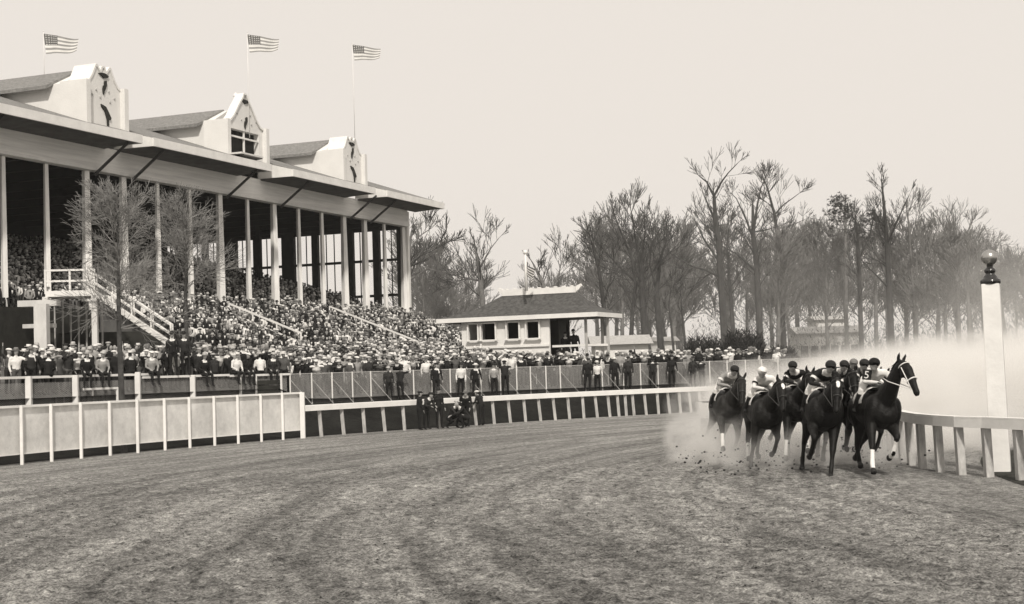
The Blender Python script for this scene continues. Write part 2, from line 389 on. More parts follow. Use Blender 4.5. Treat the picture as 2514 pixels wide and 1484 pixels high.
# frieze
mb = MB(); mb.box(S((KL+KR)/2, .1, ZC+.68), ((KR-KL)*BAY+.5, .5, 1.36), AX); part(mb, 'frieze', FR, gs)
for dz_ in (.02, 1.0): pass
mb = MB(); mb.box(S((KL+KR)/2, .38, ZC+.09), ((KR-KL)*BAY+.56, .08, .16), AX); part(mb, 'frieze_moulding', W_, gs)
# roof
ZE = 15.1; PITCHR = .34
secs = [(KL, 1.36), (1.72, 5.48), (6.35, 9.88), (10.5, 13.55)]
TE = 2.75
mb = MB(); sf = MB(); fa = MB()
def roofz(t): return ZE+.42+PITCHR*(TE-t)
for a, b in secs:
    # soffit
    sf.prism([S(a, .3, ZC+1.28), S(a, TE-.1, ZE+.02), S(a, TE-.1, ZE+.12), S(a, .3, ZC+1.38)], D*((b-a)*BAY))
    # fascia
    fa.box(S((a+b)/2, TE, ZE+.2), ((b-a)*BAY+.12, .12, .46), AX)
    for e, sg in ((a, -1), (b, 1)): fa.prism([S(e, .2, ZE+.0), S(e, TE-.06, ZE-.03), S(e, TE-.06, ZE+.43), S(e, .2, ZE+.43+PITCHR*2)], D*(.1*sg))
    mb.prism([S(a, TE+.05, roofz(TE+.05)), S(a, -8, roofz(-8)), S(a, -8, roofz(-8)-.25), S(a, TE+.05, roofz(TE+.05)-.08)], D*((b-a)*BAY))
mb.prism([S(KL, .25, roofz(.25)-.02), S(KL, -8, roofz(-8)-.02), S(KL, -8, roofz(-8)-.3), S(KL, .25, roofz(.25)-.3)], D*((13.5-KL)*BAY))
mb.prism([S(KL, -8.02, roofz(-8)), S(KL, -23, 14.3), S(KL, -23, 14.1), S(KL, -8.02, roofz(-8)-.3)], D*((13.5-KL)*BAY))
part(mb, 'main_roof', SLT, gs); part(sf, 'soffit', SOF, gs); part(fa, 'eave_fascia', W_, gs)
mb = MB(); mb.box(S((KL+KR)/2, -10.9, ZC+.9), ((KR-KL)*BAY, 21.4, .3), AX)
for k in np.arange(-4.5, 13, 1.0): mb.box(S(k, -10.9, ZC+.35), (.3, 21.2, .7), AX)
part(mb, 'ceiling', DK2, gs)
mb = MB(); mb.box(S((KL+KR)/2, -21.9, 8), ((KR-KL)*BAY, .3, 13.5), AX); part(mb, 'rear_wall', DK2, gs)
# end wall with tall windows: piers, transoms and a gable infill above
ew = MB(); kk = KR+.02
edges = []
t = -.25
tt = 0
widths = [(.5, 1.55), (.55, 1.75), (1.0, 2.15), (.55, 1.6), (1.15, 2.15), (.5, 1.6), (1.1, 1.7), (.5, 1.5), (1.1, 1.6), (.5, 1.7)]
openings = []
for pier, win in widths:
    ew.box(S(kk, tt-pier/2, 7.2), (.35, pier, 13.0), AX); tt -= pier
    openings.append((tt, win)); tt -= win
    if tt < -21: break
ew.box(S(kk, (tt-21.9)/2, 7.2), (.35, abs(-21.9-tt), 13.0), AX)
ew.box(S(kk, -11, 3.0), (.30, 22, 6.0), AX)
ew.box(S(kk, -11, ZC+.35), (.30, 22, .8), AX)
part(ew, 'end_wall', DK, gs)
for i, (ta, win) in enumerate(openings):
    fr = MB()
    for zz in (5.9, 8.45, 11.2, 13.62): fr.box(S(kk, ta-win/2, zz), (.16, win, .2), AX)
    for f_ in (.34, .67): fr.box(S(kk, ta-win*f_, 9.7), (.08, .06, 7.6), AX)
    o = part(fr, 'window_frame', DK, gs)
mb = MB(); mb.box(S(kk+.12, .1, 10.2), (.34, .38, 9.4), AX); part(mb, 'corner_post', WC, gs)
# interior posts
for k in (2.5, 5.5, 8.5, 11.5, 12.2):
    mb = MB(); mb.box(S(k, -10, 11), (.35, .35, 6.2), AX); part(mb, 'interior_post', DK, gs)
# braces
for k in (-3, -2, 1, 2, 5, 7, 10, 11):
    mb = MB(); mb.tube([S(k+.12, .30, ZC-.2), S(k+.12, TE-.25, ZE-.05)], [.09, .08], 6); part(mb, 'eave_brace', IRON, gs)
# understructure facade at front of seating
mb = MB(); mb.box(S((1.15+KR)/2, TF+.1, 1.2), ((KR-1.15)*BAY, .2, 1.7), AX); part(mb, 'front_wall', CONC, gs)
mb = MB(); mb.box(S((KL+1.1)/2, .35, 3.1), ((1.1-KL)*BAY, .2, 6.2), AX); part(mb, 'basement_wall', DK, gs)
mb = MB(); mb.prism([S(KR+.05, 0, 0.5), S(KR+.05, TF, .5), S(KR+.05, TF, zb(TF)), S(KR+.05, 0, zb(0))], D*.2)
part(mb, 'side_wall', CONC, gs)

# dormer gables
ROS = mat('rosette_stone', .40)
def gable(kc, hw=.72, window=True, za=19.75, zs=17.85):
    tf = 1.55; a, b = kc-hw, kc+hw
    zbs = roofz(tf)-.35
    def P(u, z): return S(kc+u, tf, z)
    front = MB(); th_ = Nn*(-1.3 if not window else -.45)
    wl, wr, w0, w1 = -hw*.76, hw*.76, 15.95, 17.55
    if window:
        front.prism([P(-hw, zbs), P(-hw, w1), P(wl, w1), P(wl, zbs)], th_)
        front.prism([P(wr, zbs), P(wr, w1), P(hw, w1), P(hw, zbs)], th_)
        front.prism([P(wl, zbs), P(wl, w0-.0), P(wr, w0), P(wr, zbs)], th_)
        lo = w1
    else: lo = zbs
    pr = [(-hw, lo), (-hw, zs), (-hw*.80, zs+.12), (-hw*.62, zs+.45), (-hw*.38, zs+1.1), (-hw*.15, za-.3), (-hw*.07, za), (hw*.07, za), (hw*.15, za-.3), (hw*.38, zs+1.1), (hw*.62, zs+.45), (hw*.80, zs+.12), (hw, zs), (hw, lo)]
    front.prism([P(u, z) for u, z in pr], th_)
    g = part(front, 'gable', ST, gs); parts = []
    co = MB()
    for (u0, z0), (u1, z1) in zip(pr[1:-2], pr[2:-1]): co.beam(S(kc+u0, tf-(.65 if not window else .2), z0+.05), S(kc+u1, tf-(.65 if not window else .2), z1+.05), 1.4 if not window else .6, .12)
    parts.append((co, 'coping', W_))
    for sgn in (-1, 1):
        pl = MB(); pl.box(S(kc+sgn*(hw+.03), tf-.55, (zbs+zs)/2), (.34, 1.7, zs-zbs+.3), AX); parts.append((pl, 'pilaster', ST))
    fn = MB(); fn.tube([S(kc, tf-.6, za), S(kc, tf-.6, za+.14), S(kc, tf-.6, za+.22)], [.18, .10, .03], 8); parts.append((fn, 'finial', W_))
    # dark relief pieces: gable ornaments with their cast shadows shaped in
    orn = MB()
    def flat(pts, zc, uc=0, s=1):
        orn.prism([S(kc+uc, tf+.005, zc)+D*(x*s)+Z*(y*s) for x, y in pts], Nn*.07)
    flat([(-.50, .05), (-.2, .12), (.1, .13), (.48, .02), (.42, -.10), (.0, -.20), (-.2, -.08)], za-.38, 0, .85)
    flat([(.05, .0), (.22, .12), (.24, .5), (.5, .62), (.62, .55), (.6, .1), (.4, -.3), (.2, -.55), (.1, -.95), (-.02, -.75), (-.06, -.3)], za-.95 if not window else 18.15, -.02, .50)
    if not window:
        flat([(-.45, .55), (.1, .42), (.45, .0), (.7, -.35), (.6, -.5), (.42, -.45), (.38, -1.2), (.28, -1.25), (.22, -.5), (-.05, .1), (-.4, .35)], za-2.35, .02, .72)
    parts.append((orn, 'ornament_and_shadow', DK))
    ro = MB()
    for uu, zz in ((-.62, -1.55), (-.40, -1.25), (-.18, -1.6), (.30, -1.2), (.62, -1.5), (.36, -1.75)):
        ro = MB(); ro.tube([S(kc+uu*hw, tf+.0, za+zz), S(kc+uu*hw, tf+.05, za+zz)], [.07, .05], 8); parts.append((ro, 'rosette', ROS))
    if window:
        dk = MB(); dk.box(S(kc, tf-.42, (w0+w1)/2), ((wr-wl)*BAY, .1, w1-w0), AX); parts.append((dk, 'window_void', DK2))
        mu = MB(); mu.box(S(kc, tf-.1, (w0+w1)/2), (.10, .1, w1-w0), AX); mu.box(S(kc, tf-.06, w1-.45), ((wr-wl)*BAY, .1, .10), AX); parts.append((mu, 'mullion', W_))
        bal = MB(); bal.box(S(kc-.3, tf+.55, w0-.08), (2.5, 1.1, .10), AX)
        parts.append((bal, 'lookout_platform', WB))
        br = MB(); br.tube([S(kc+.1, tf+1.0, w0-.12), S(kc+.1, tf+.1, 15.75)], [.05, .05], 6); parts.append((br, 'platform_bracket', IRON)); br = MB(); br.tube([S(kc-.55, tf+1.0, w0-.12), S(kc-.55, tf+.1, 15.75)], [.05, .05], 6); parts.append((br, 'platform_bracket', IRON))
    # dormer body behind
    tb = -5.2; zw = 18.0; zr = 19.05; hb = max(.55, hw*.86)
    dm = MB()
    dm.prism([S(kc-hb, tf-1.2, 15.6), S(kc+hb, tf-1.2, 15.6), S(kc+hb, tf-1.2, zw), S(kc, tf-1.2, zr-.1), S(kc-hb, tf-1.2, zw)], Nn*(tb-tf-2.5))
    parts.append((dm, 'dormer_wall', ST))
    dr = MB()
    for sgn in (-1, 1):
        dr.prism([S(kc, tf-1.5, zr), S(kc+sgn*(hb+.16), tf-1.9, zw-.12), S(kc+sgn*(hb+.16), tf-1.9, zw-.30), S(kc, tf-1.5, zr-.18)], Nn*(-7.6))
    parts.append((dr, 'dormer_roof', SLT))
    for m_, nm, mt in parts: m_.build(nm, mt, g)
    return g
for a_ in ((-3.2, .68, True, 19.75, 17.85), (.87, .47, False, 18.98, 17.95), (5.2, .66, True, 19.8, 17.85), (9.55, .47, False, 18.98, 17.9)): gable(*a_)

# landing and stairs at the left of the stand
def stair(s0, tt0, tt1, z0, z1, nm='stair_rail', two=True, posts=4, w=.09, base=None):
    m = MB(); a = S(s0, tt0, z0); b = S(s0, tt1, z1)
    m.beam(a+Z*1.0, b+Z*1.0, w, .10); m.beam(a+Z*.45, b+Z*.45, w, .08)
    for i in range(posts):
        p = a.lerp(b, i/(posts-1)); m.beam(p-Z*.2, p+Z*1.02, .08, .08)
    part(m, nm, W_, gs)
for k_, ta, tb in ((8.35, 1.6, 8.8), (4.2, 2.2, 7.0)):
    stair(k_, ta, tb, zb(ta)+.35, zb(tb)+.35)
lz = at(180, 722, 72).z
m = MB(); c0 = at(112, 728, 71.5); c1 = at(232, 724, 71.8)
ldir = (Vector((c1.x, c1.y, 0))-Vector((c0.x, c0.y, 0))).normalized(); lw = (Vector((c1.x, c1.y, 0))-Vector((c0.x, c0.y, 0))).length
lfx = (ldir, Vector((-ldir.y, ldir.x, 0)), Z); lm = (c0+c1)/2; lm = Vector((lm.x, lm.y, 0)); lback = lfx[1]
lan = empty('staircase', lm); tag(lan, 'white railed landing and open timber steps at the left front of the grandstand', 'staircase')
m = MB(); m.box(lm+lback*1.2+Z*(lz), (lw, 2.6, .28), lfx); part(m, 'landing', W_, lan)
m = MB()
for hz_ in (.62, 1.15): m.beam(lm-ldir*lw/2+Z*(lz+hz_), lm+ldir*lw/2+Z*(lz+hz_), .08, .09)
for f_ in (-.5, 0, .5): m.beam(lm+ldir*lw*f_+Z*lz, lm+ldir*lw*f_+Z*(lz+1.2), .09, .09)
part(m, 'handrail', W_, lan)
for f_ in (-.5, .5):
    m = MB(); m.beam(lm+ldir*lw*f_+Z*1.2, lm+ldir*lw*f_+Z*(lz-.14), .26, .26); part(m, 'post', WB, lan)
sa = lm+ldir*lw/2+Z*lz; sb = at(420, 842, 68.5); sb.z -= .1
for off_ in (0, .9):
    m = MB(); oo = lback*off_
    m.beam(sa+oo+Z*.95, sb+oo+Z*.95, .08, .10); m.beam(sa+oo+Z*.5, sb+oo+Z*.5, .07, .08); m.beam(sa+oo, sb+oo, .08, .26)
    for i in range(5): p = (sa+oo).lerp(sb+oo, i/4); m.beam(p, p+Z*1.0, .07, .07)
    part(m, 'stringer_and_rail', W_ if off_ == 0 else WB, lan)
m = MB()
for i in range(15):
    p = sa.lerp(sb, (i+.5)/15); m.box(p+lback*.45, (.34, .95, .05), lfx)
part(m, 'tread', WB, lan)
m = MB(); m.box(lm+lback*2.6+Z*2.6+ldir*1.2, (lw+3.4, .1, 4.6), lfx); part(m, 'underside_wall', DK, lan)
# pale pilaster block left of landing
m = MB(); q = at(112, 760, 70.9); m.box(Vector((q.x, q.y-.6, 3.4)), (.6, .55, 5.6)); m.box(Vector((q.x-.5, q.y+.6, 6.3)), (1.9, .7, .3)); m.box(Vector((q.x-.5, q.y+.6, 5.2)), (1.5, .5, .2))
part(m, 'entry_pier', WB, gs)
# ground-floor room lattice
m = MB()
for i in range(7):
    p = lm+lback*2.4+ldir*(-lw/2+i*lw/6); m.beam(p+Z*1.2, p+Z*(lz-.3), .07, .07)
part(m, 'stair_lattice', GREYW, lan)

# ------------------------------------------------------------------ flags
GR1 = mat('flag_stripe', .30, .9, .1, 5); GR2 = mat('flag_canton', .11, .9, .1, 5); FW = mat('flag_white', .74, .9, .03, 5)
def flagpole(loc, zbot, ztop, fl, fh, dirv, label, amp=.16, droop=.22, flip=1, pr=.05, limp=False, base=None, fz=.1, cat='flag'):
    root = empty('flagpole', Vector((loc.x, loc.y, zbot))); tag(root, label, cat, None)
    m = MB(); m.tube([(loc.x, loc.y, zbot), (loc.x, loc.y, ztop)], [pr, pr*.7], 8); part(m, 'pole', W_, root, True)
    m = MB(); m.ell((loc.x, loc.y, ztop+pr), (pr*1.5, pr*1.5, pr*1.5)); part(m, 'finial', W_, root, True)
    nx, nz = 26, 26; dirv = dirv.normalized(); side = Vector((-dirv.y, dirv.x, 0)); m = MB(); vs = []
    for j in range(nz+1):
        for i in range(nx+1):
            u = i/nx; v = j/nz
            if limp:
                x = fl*(.33*u+.10*math.sin(u*9+v*2)*u); y = .22*math.sin(u*8+v*3)*u**.5; zz = ztop-fz-v*fh*.80-u*fl*(.60)+.18*u*(1-v)
            else:
                x = fl*u*(.96-.06*v)+.10*v*fl*.6; y = amp*math.sin(u*8.5+v*1.6)*(u**.6); zz = ztop-fz-v*fh*(1-.22*u)-droop*u*fl*(1-.35*v)+.05*math.sin(u*7+v)*u
            vs.append(Vector((loc.x, loc.y, zz))+dirv*x+side*y)
    fs = []; mi = []
    for j in range(nz):
        for i in range(nx):
            a = j*(nx+1)+i; fs.append((a, a+1, a+nx+2, a+nx+1)); st_ = j*9//26
            if j < 14 and i < 11:
                mi.append(2 if not (i % 2 == 1 and j % 3 == 1 and 0 < i < 10) else 1)
            else: mi.append(0 if st_ % 2 == 0 else 1)
    m.v = [tuple(v) for v in vs]; m.f = fs; m.m = mi
    o = part(m, 'flag', [GR1, FW, GR2], root, True)
    return root
for px, py, kk_, tt_, lab in ((107, 83, .55, -9.3, 'pale striped flag streaming from a thin white pole behind the leftmost gable'),
                         (607, 85, 5.22, .9, 'largest striped flag flying on a thin white pole from the middle gable'),
                         (865, 110, 9.55, .9, 'striped flag on a thin white pole above the rightmost gable')):
    q = S(kk_, tt_, 0); p = at(px, py, q.y)
    if px == 107: zbot = 18.6
    else: zbot = 18.9 if px == 865 else 17.2
    flagpole(Vector((p.x, q.y, 0)), zbot, p.z+.1, 2.15, 1.15, Vector((1, -.25, 0)), lab, pr=.022)

# ------------------------------------------------------------------ judges pavilion
PY = 79.5
pc = at(1465, 768, PY); EZ = pc.z; PC = Vector((pc.x, pc.y, 0))
x_l = 1073; wlen = 9.0
for _ in range(40): wlen *= 1+(proj(PC-Nn*wlen+Z*EZ)[0]-x_l)/(392*1.5)
dlen = 4.0
for _ in range(40): dlen *= 1-(proj(PC+D*dlen+Z*EZ)[0]-1525)/(60*3)
print('pavilion', wlen, dlen, EZ, PC)
def Q(u, v, z): return PC-Nn*(wlen*(1-u))+D*(dlen*v)+Z*z   # u left->right 0..1, v front->back
QX = (Nn, D, Z)
pv = empty('judges_stand', Q(.5, .5, 1.2)); tag(pv, 'small white hip-roofed judges stand with square windows and open porch rising out of the crowd', 'pavilion')
RZ = EZ+1.32
r0, r1 = .335, .80
ro = MB(); e0, e1, f0, f1 = 0, 1, 0, 1
E = [Q(0, 0, EZ+.02), Q(1, 0, EZ+.02), Q(1, 1, EZ+.02), Q(0, 1, EZ+.02)]; ra, rb = Q(r0, .5, RZ), Q(r1, .5, RZ)
E2 = [p-Z*.08 for p in E]
# flared hip: intermediate ring
mid = [Q(.20, .23, EZ+.50), Q(.885, .23, EZ+.50), Q(.885, .77, EZ+.50), Q(.20, .77, EZ+.50)]
vs = E+mid+[ra, rb]+E2
ro.add(vs, [(0, 1, 5, 4), (1, 2, 6, 5), (2, 3, 7, 6), (3, 0, 4, 7), (4, 5, 9, 8), (5, 6, 9), (6, 7, 8, 9), (7, 4, 8), (10, 13, 12, 11), (0, 10, 11, 1), (1, 11, 12, 2), (2, 12, 13, 3), (3, 13, 10, 0)])
part(ro, 'roof', SL2, pv)
fa = MB()
for a, b in ((0, 1), (1, 2), (2, 3), (3, 0)):
    ex = (E[b]-E[a]).normalized()*.04; fa.beam(E[a]-Z*.10-ex, E[b]-Z*.10+ex, .10, .24)
part(fa, 'eave_fascia', W_, pv)
rc = MB(); rc.beam(ra+Z*.12, rb+Z*.12, .26, .34)
for e, sg in ((ra, -1), (rb, 1)): rc.prism([e+Z*.02, e+Z*.32, e+Nn*(sg*.26)+Z*.44, e+Nn*(sg*.32)+Z*.32, e+Nn*(sg*.16)+Z*.12], D*.22)
for i in range(9): rc.ell(ra.lerp(rb, (i+.5)/9)+Z*.32, (.13, .1, .035), 8, 5)
part(rc, 'ridge_cap', W_, pv)
so_ = MB(); so_.box(Q(.5, .5, EZ-.16), (wlen-.3, dlen-.3, .06), QX); part(so_, 'soffit', SOF, pv)
wy = .11                                       # front wall plane
def uof(px): 
    lo, hi = 0, 1
    for _ in range(40):
        m_ = (lo+hi)/2
        if proj(Q(m_, wy, EZ-1))[0] < px: lo = m_
        else: hi = m_
    return lo
u0, u1 = uof(1135), uof(1350); zsill = at(1250, 833, PY+2).z; zhead = EZ-.30; zfl = 1.3
wins = [(uof(1153), uof(1178)), (uof(1184), uof(1221)), (uof(1247), uof(1279)), (uof(1295), uof(1328))]
wm = MB(); cur = u0
for a, b in wins:
    wm.box(Q((cur+a)/2, wy, (zfl+EZ-.2)/2), ((a-cur)*wlen, .14, EZ-.2-zfl), QX)
    wm.box(Q((a+b)/2, wy, (zfl+zsill)/2), ((b-a)*wlen, .14, zsill-zfl), QX)
    wm.box(Q((a+b)/2, wy, (zhead+EZ-.2)/2), ((b-a)*wlen, .14, EZ-.2-zhead), QX); cur = b
wm.box(Q((cur+u1)/2, wy, (zfl+EZ-.2)/2), ((u1-cur)*wlen, .14, EZ-.2-zfl), QX)
wm.box(Q(u0, (wy+.85)/2, (zfl+EZ-.2)/2), (.14, (.85-wy)*dlen-.16, EZ-.2-zfl), QX)
part(wm, 'wall', W_, pv)
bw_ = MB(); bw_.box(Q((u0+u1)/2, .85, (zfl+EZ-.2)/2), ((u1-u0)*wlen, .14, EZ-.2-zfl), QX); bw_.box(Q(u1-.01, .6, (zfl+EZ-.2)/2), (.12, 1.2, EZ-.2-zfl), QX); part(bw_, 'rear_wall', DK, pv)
sd = MB(); sd.box(Q((u0+u1)/2, wy-.035, zsill-.42), ((u1-u0)*wlen, .06, .10), QX); sd.box(Q(uof(1183), wy-.03, (zfl+EZ-.25)/2), (.12, .12, EZ-.25-zfl), QX); part(sd, 'trim_board', W_, pv)
for a, b in wins:
    fm = MB(); z_ = (zsill+zhead)/2; hh = zhead-zsill; ww = (b-a)*wlen
    fm.box(Q(a, wy-.05, z_), (.09, .1, hh+.1), QX); fm.box(Q(b, wy-.05, z_), (.09, .1, hh+.1), QX); fm.box(Q((a+b)/2, wy-.06, zsill-.02), (ww+.2, .14, .07), QX); fm.box(Q((a+b)/2, wy-.05, zhead), (ww, .1, .07), QX)
    fr_ = part(fm, 'window', W_, pv)
flz = 2.62
pf = MB(); pf.box(Q((u1+.97)/2, .55, flz-.1), ((.97-u1)*wlen, dlen*.75, .2), QX); part(pf, 'porch_floor', WB, pv)
for u_, v_ in ((.90, .2), (.90, .85), (.98, .55)):
    pm = MB(); p_ = Q(u_, v_, 0); pm.beam(p_+Z*1.2, p_+Z*(EZ-.2), .16, .16); part(pm, 'porch_post', GREYW, pv)
pr_ = MB(); pr_.beam(Q(u1, .19, flz+.95), Q(.90, .19, flz+.95), .09, .12); pr_.beam(Q(.90, .2, flz+.95), Q(.98, .55, flz+.95), .09, .12); part(pr_, 'porch_rail', W_, pv)
q = at(1292, 700, PY+2.2); fp = flagpole(Vector((q.x, q.y, 0)), RZ+.1, at(1292, 624, PY+2.2).z, 1.25, .8, Vector((1, -.2, 0)), 'limp dark and white flag hanging on the white pole on the judges stand roof', pr=.09, limp=True, fz=.35)
for c_ in fp.children:
    if c_.name.startswith('flag'): c_.data.materials[0] = CLO['grey']; c_.data.materials[2] = CLO['charcoal']

# ------------------------------------------------------------------ fences and rails
def zfence(th): return 1.12
# wire fence with pipe posts on the bank crest
wf = empty('wire_fence', bend(RF, .5, 1.1)); tag(wf, 'long wire mesh fence on thin white posts holding back the standing crowd', 'fence')
tA = th_of(712, RF, 2.4); tB = 1.36; tL = th_of(-40, RF, 2.4)
def ribbon(r, t0, t1, z0, z1, n, th=0.0):
    m = MB(); vs = []
    for i in range(n+1):
        t = t0+(t1-t0)*i/n; vs += [bend(r, t, z0), bend(r, t, z1)]
    m.add(vs, [(2*i, 2*i+2, 2*i+3, 2*i+1) for i in range(n)]); return m
ZF0, ZF1 = 1.12, 2.46
part(ribbon(RF, tA, tB, ZF0, ZF1-.03, 90), 'mesh_panel', WIRE, wf)
m = MB()
for i in range(90):
    a = tA+(tB-tA)*i/90; b = tA+(tB-tA)*(i+1)/90; m.beam(bend(RF, a, ZF1), bend(RF, b, ZF1), .035, .035)
part(m, 'top_wire', GREYW, wf)
fpx = [712, 765, 815, 865, 910, 958, 1015, 1060, 1105, 1142, 1180, 1228, 1268, 1302, 1340, 1375, 1436, 1478, 1530, 1572, 1615, 1655, 1700, 1742, 1785, 1830, 1870, 1910]
for i, px in enumerate(fpx):
    t = th_of(px, RF-.04, 2); m = MB()
    m.tube([bend(RF-.05, t, 1.0), bend(RF-.05, t, ZF1+.03)], [.034, .034], 6)
    o = part(m, 'post', W_ if i not in (17,) else W_, wf)
    if i % 2 == 1 or i < 6:
        m = MB(); m.tube([bend(RF-.07, t, ZF1-.25), bend(RF-.9, t+.011, .95)], [.014, .014], 5); m.build('stay_wire', GREYW, o)
# heavier board-topped fence on the left that people sit on
bf = empty('board_fence', bend(RF, tL, 1.1)); tag(bf, 'white board-topped mesh fence with thick posts that people sit on', 'fence')
part(ribbon(RF, tL, tA-.003, 1.0, 2.42, 40), 'mesh_panel', WIRE, bf)
for a_, b_, zz in ((-60, 178, 2.62), (178, 366, 2.62), (346, 560, 2.50), (560, 708, 2.46)):
    ta = th_of(a_, RF, 2.5); tb_ = th_of(b_, RF, 2.5); m = MB()
    for i in range(6): m.beam(bend(RF-.02, ta+(tb_-ta)*i/6, zz), bend(RF-.02, ta+(tb_-ta)*(i+1)/6, zz), .16, .09)
    part(m, 'top_board', W_, bf)
for px, wd, zt in ((-40, .2, 2.66), (70, .2, 2.66), (185, .2, 2.66), (338, .2, 2.72), (473, .2, 2.5), (590, .09, 2.5), (628, .09, 2.5), (690, .09, 2.5)):
    t = th_of(px, RF-.1, 2); m = MB(); m.beam(bend(RF-.12, t, .7), bend(RF-.12, t, zt), wd, wd); part(m, 'post', W_, bf)
ga, gb = th_of(205, RF-.2, 2), th_of(288, RF-.2, 2); m = MB()
m.beam(bend(RF-.2, ga, 2.12), bend(RF-.2, gb, 2.12), .07, .08); m.beam(bend(RF-.2, gb, 2.15), bend(RF-.2, gb, .8), .07, .08); m.beam(bend(RF-.2, th_of(228, RF-.2, 2), 2.12), bend(RF-.2, th_of(228, RF-.2, 2), 1.85), .05, .05)
part(m, 'gate_frame', W_, bf)
# canvas screen fence by the track
LE = [at(107, 1125, 45.2), at(742, 1083, 56)]
cf = empty('screen_fence', bend(RO, .3, 0)); tag(cf, 'tall pale canvas screen fence with white posts along the left of the track', 'fence')
cA, cB = th_of(-80, RO, 1), th_of(741, RO, .9)
CH = 1.72
part(ribbon(RO+.06, cA, cB, .30, CH-.03, 40), 'canvas_panel', CANV, cf)
m = MB()
for i in range(40): m.beam(bend(RO, cA+(cB-cA)*i/40, CH), bend(RO, cA+(cB-cA)*(i+1)/40, CH), .09, .07)
part(m, 'top_board', W_, cf); m = MB()
for i in range(40): m.beam(bend(RO+.02, cA+(cB-cA)*i/40, .32), bend(RO+.02, cA+(cB-cA)*(i+1)/40, .32), .03, .04)
part(m, 'bottom_wire', W_, cf)
for px in (-35, 50, 123, 196, 267, 335, 402, 463, 524, 582, 639, 692, 741):
    t = th_of(px, RO, .3); m = MB(); wdd = .085 if px < 741 else .17; m.beam(bend(RO-.06, t, -.05), bend(RO-.06, t, CH+.02), wdd, wdd); part(m, 'post', W_, cf)
# outer rail
orl = empty('outer_rail', bend(RO, .8, 0)); tag(orl, 'white running rail on pale posts along the outside of the track', 'rail')
rA, rB = th_of(746, RO, 1), 1.37
m = MB(); nn = 60
vs = []
for i in range(nn+1):
    t = rA+(rB-rA)*i/nn
    for rr_, zz in ((RO-.16, 1.02), (RO-.16, 1.22), (RO+.02, 1.24), (RO+.02, 1.02)): vs.append(bend(rr_, t, zz))
m.add(vs, [(4*i+k, 4*i+(k+1) % 4, 4*i+4+(k+1) % 4, 4*i+4+k) for i in range(nn) for k in range(4)]+[(3, 2, 1, 0), (4*nn, 4*nn+1, 4*nn+2, 4*nn+3)])
part(m, 'rail_board', W_, orl)
rpx = [790, 845, 896, 946, 994, 1082, 1170, 1214, 1254, 1291, 1328, 1364, 1399, 1434, 1467, 1498, 1520, 1538, 1557, 1587, 1617, 1645, 1671, 1697, 1722, 1750, 1785, 1815, 1845, 1875, 1905, 1935]
for px in rpx:
    t = th_of(px, RO, .5); m = MB(); ln = rng.uniform(-.06, .08)
    a = bend(RO+.02, t, -.1); b = bend(RO+.0, t-.0022+ln*.01, 1.10); m.beam(a, b, .15, .13); part(m, 'post', RAILF, orl, bevel=.01)
# inner rail
irl = empty('inner_rail', (9.2, 28.5, 0)); tag(irl, 'broad white inner rail on stout posts at the right, running off into dust', 'rail')
ipx = [(2431, 28.3), (2363, 29.0), (2311, 29.9), (2268, 30.9), (2240, 32.0), (2219, 33.2), (2202, 34.6)]
pts = []
for px, Y in ipx: pts.append(Vector((ground_x(px, Y, .5), Y, 0)))
dirn = (pts[0]-pts[2]).normalized(); ext = [pts[0]+dirn*(1.0*i) for i in range(1, 4)]
far = [Vector((ground_x(x_, y_, .5), y_, 0)) for x_, y_ in ((2189, 36.2), (2180, 38), (2174, 40))]
allp = ext[::-1]+pts+far
for p in allp:
    m = MB(); q = p+Vector((-.02, .06, 0)); m.beam(q-Z*.1, q+Vector((-.03, 0, 1.12)), .19, .15); part(m, 'post', RAILF, irl, bevel=.012)
m = MB()
for a, b in zip(allp[:-1], allp[1:]): m.beam(a+Vector((-.12, 0, 1.035)), b+Vector((-.12, 0, 1.035)), .06, .18); m.beam(a+Vector((-.05, 0, 1.143)), b+Vector((-.05, 0, 1.143)), .19, .03)
part(m, 'rail_board', W_, irl)
# infield picket lattice just behind the post
# finish post
fY = 29.6; q = at(2432, 698, fY); fx = ground_x(2458, fY, 0); top = q.z
fpst = empty('finish_post', (fx, fY, 0)); tag(fpst, 'tall square white finish post topped by a large ball, beside the inner rail', 'post')
bt = Vector((fx, fY, 0)); tp = Vector((q.x, fY, top)); ax_ = (tp-bt).normalized()
ff = Vector((math.cos(R(12)), math.sin(R(12)), 0)); m = MB(); m.tube([bt-Z*.1, tp], [.312, .285], 4); 
# rotate square so a face fronts the camera
m.v = []; m.f = []; m.m = []
for s_, e_ in ((0, 1),):
    h0, h1 = .185, .172; vs = []
    for c_, h_ in ((bt, h0), (tp, h1)):
        for i, j in ((-1, -1), (1, -1), (1, 1), (-1, 1)): vs.append(c_+Vector((math.cos(R(-21))*i*h_-math.sin(R(-21))*j*h_, math.sin(R(-21))*i*h_+math.cos(R(-21))*j*h_, 0)))
    m.add(vs, [(0, 1, 5, 4), (1, 2, 6, 5), (2, 3, 7, 6), (3, 0, 4, 7), (4, 5, 6, 7)])
part(m, 'shaft', W_, fpst, bevel=.008)
def lathe(prof, c, n=32):
    m = MB(); m.tube([Vector(c)+Z*z for r, z in prof], [r for r, z in prof], n); return m
part(lathe([(.20, .0), (.205, .05), (.20, .09), (.15, .11), (.14, .15), (.105, .19), (.085, .22), (.11, .235), (.115, .28), (.10, .31), (.07, .33), (.065, .40)], tp, 32), 'finial_base', GLD, fpst, True)
m = MB(); m.ell(tp+Z*.535, (.165, .165, .165), 32, 20); part(m, 'ball', BALL, fpst, True)

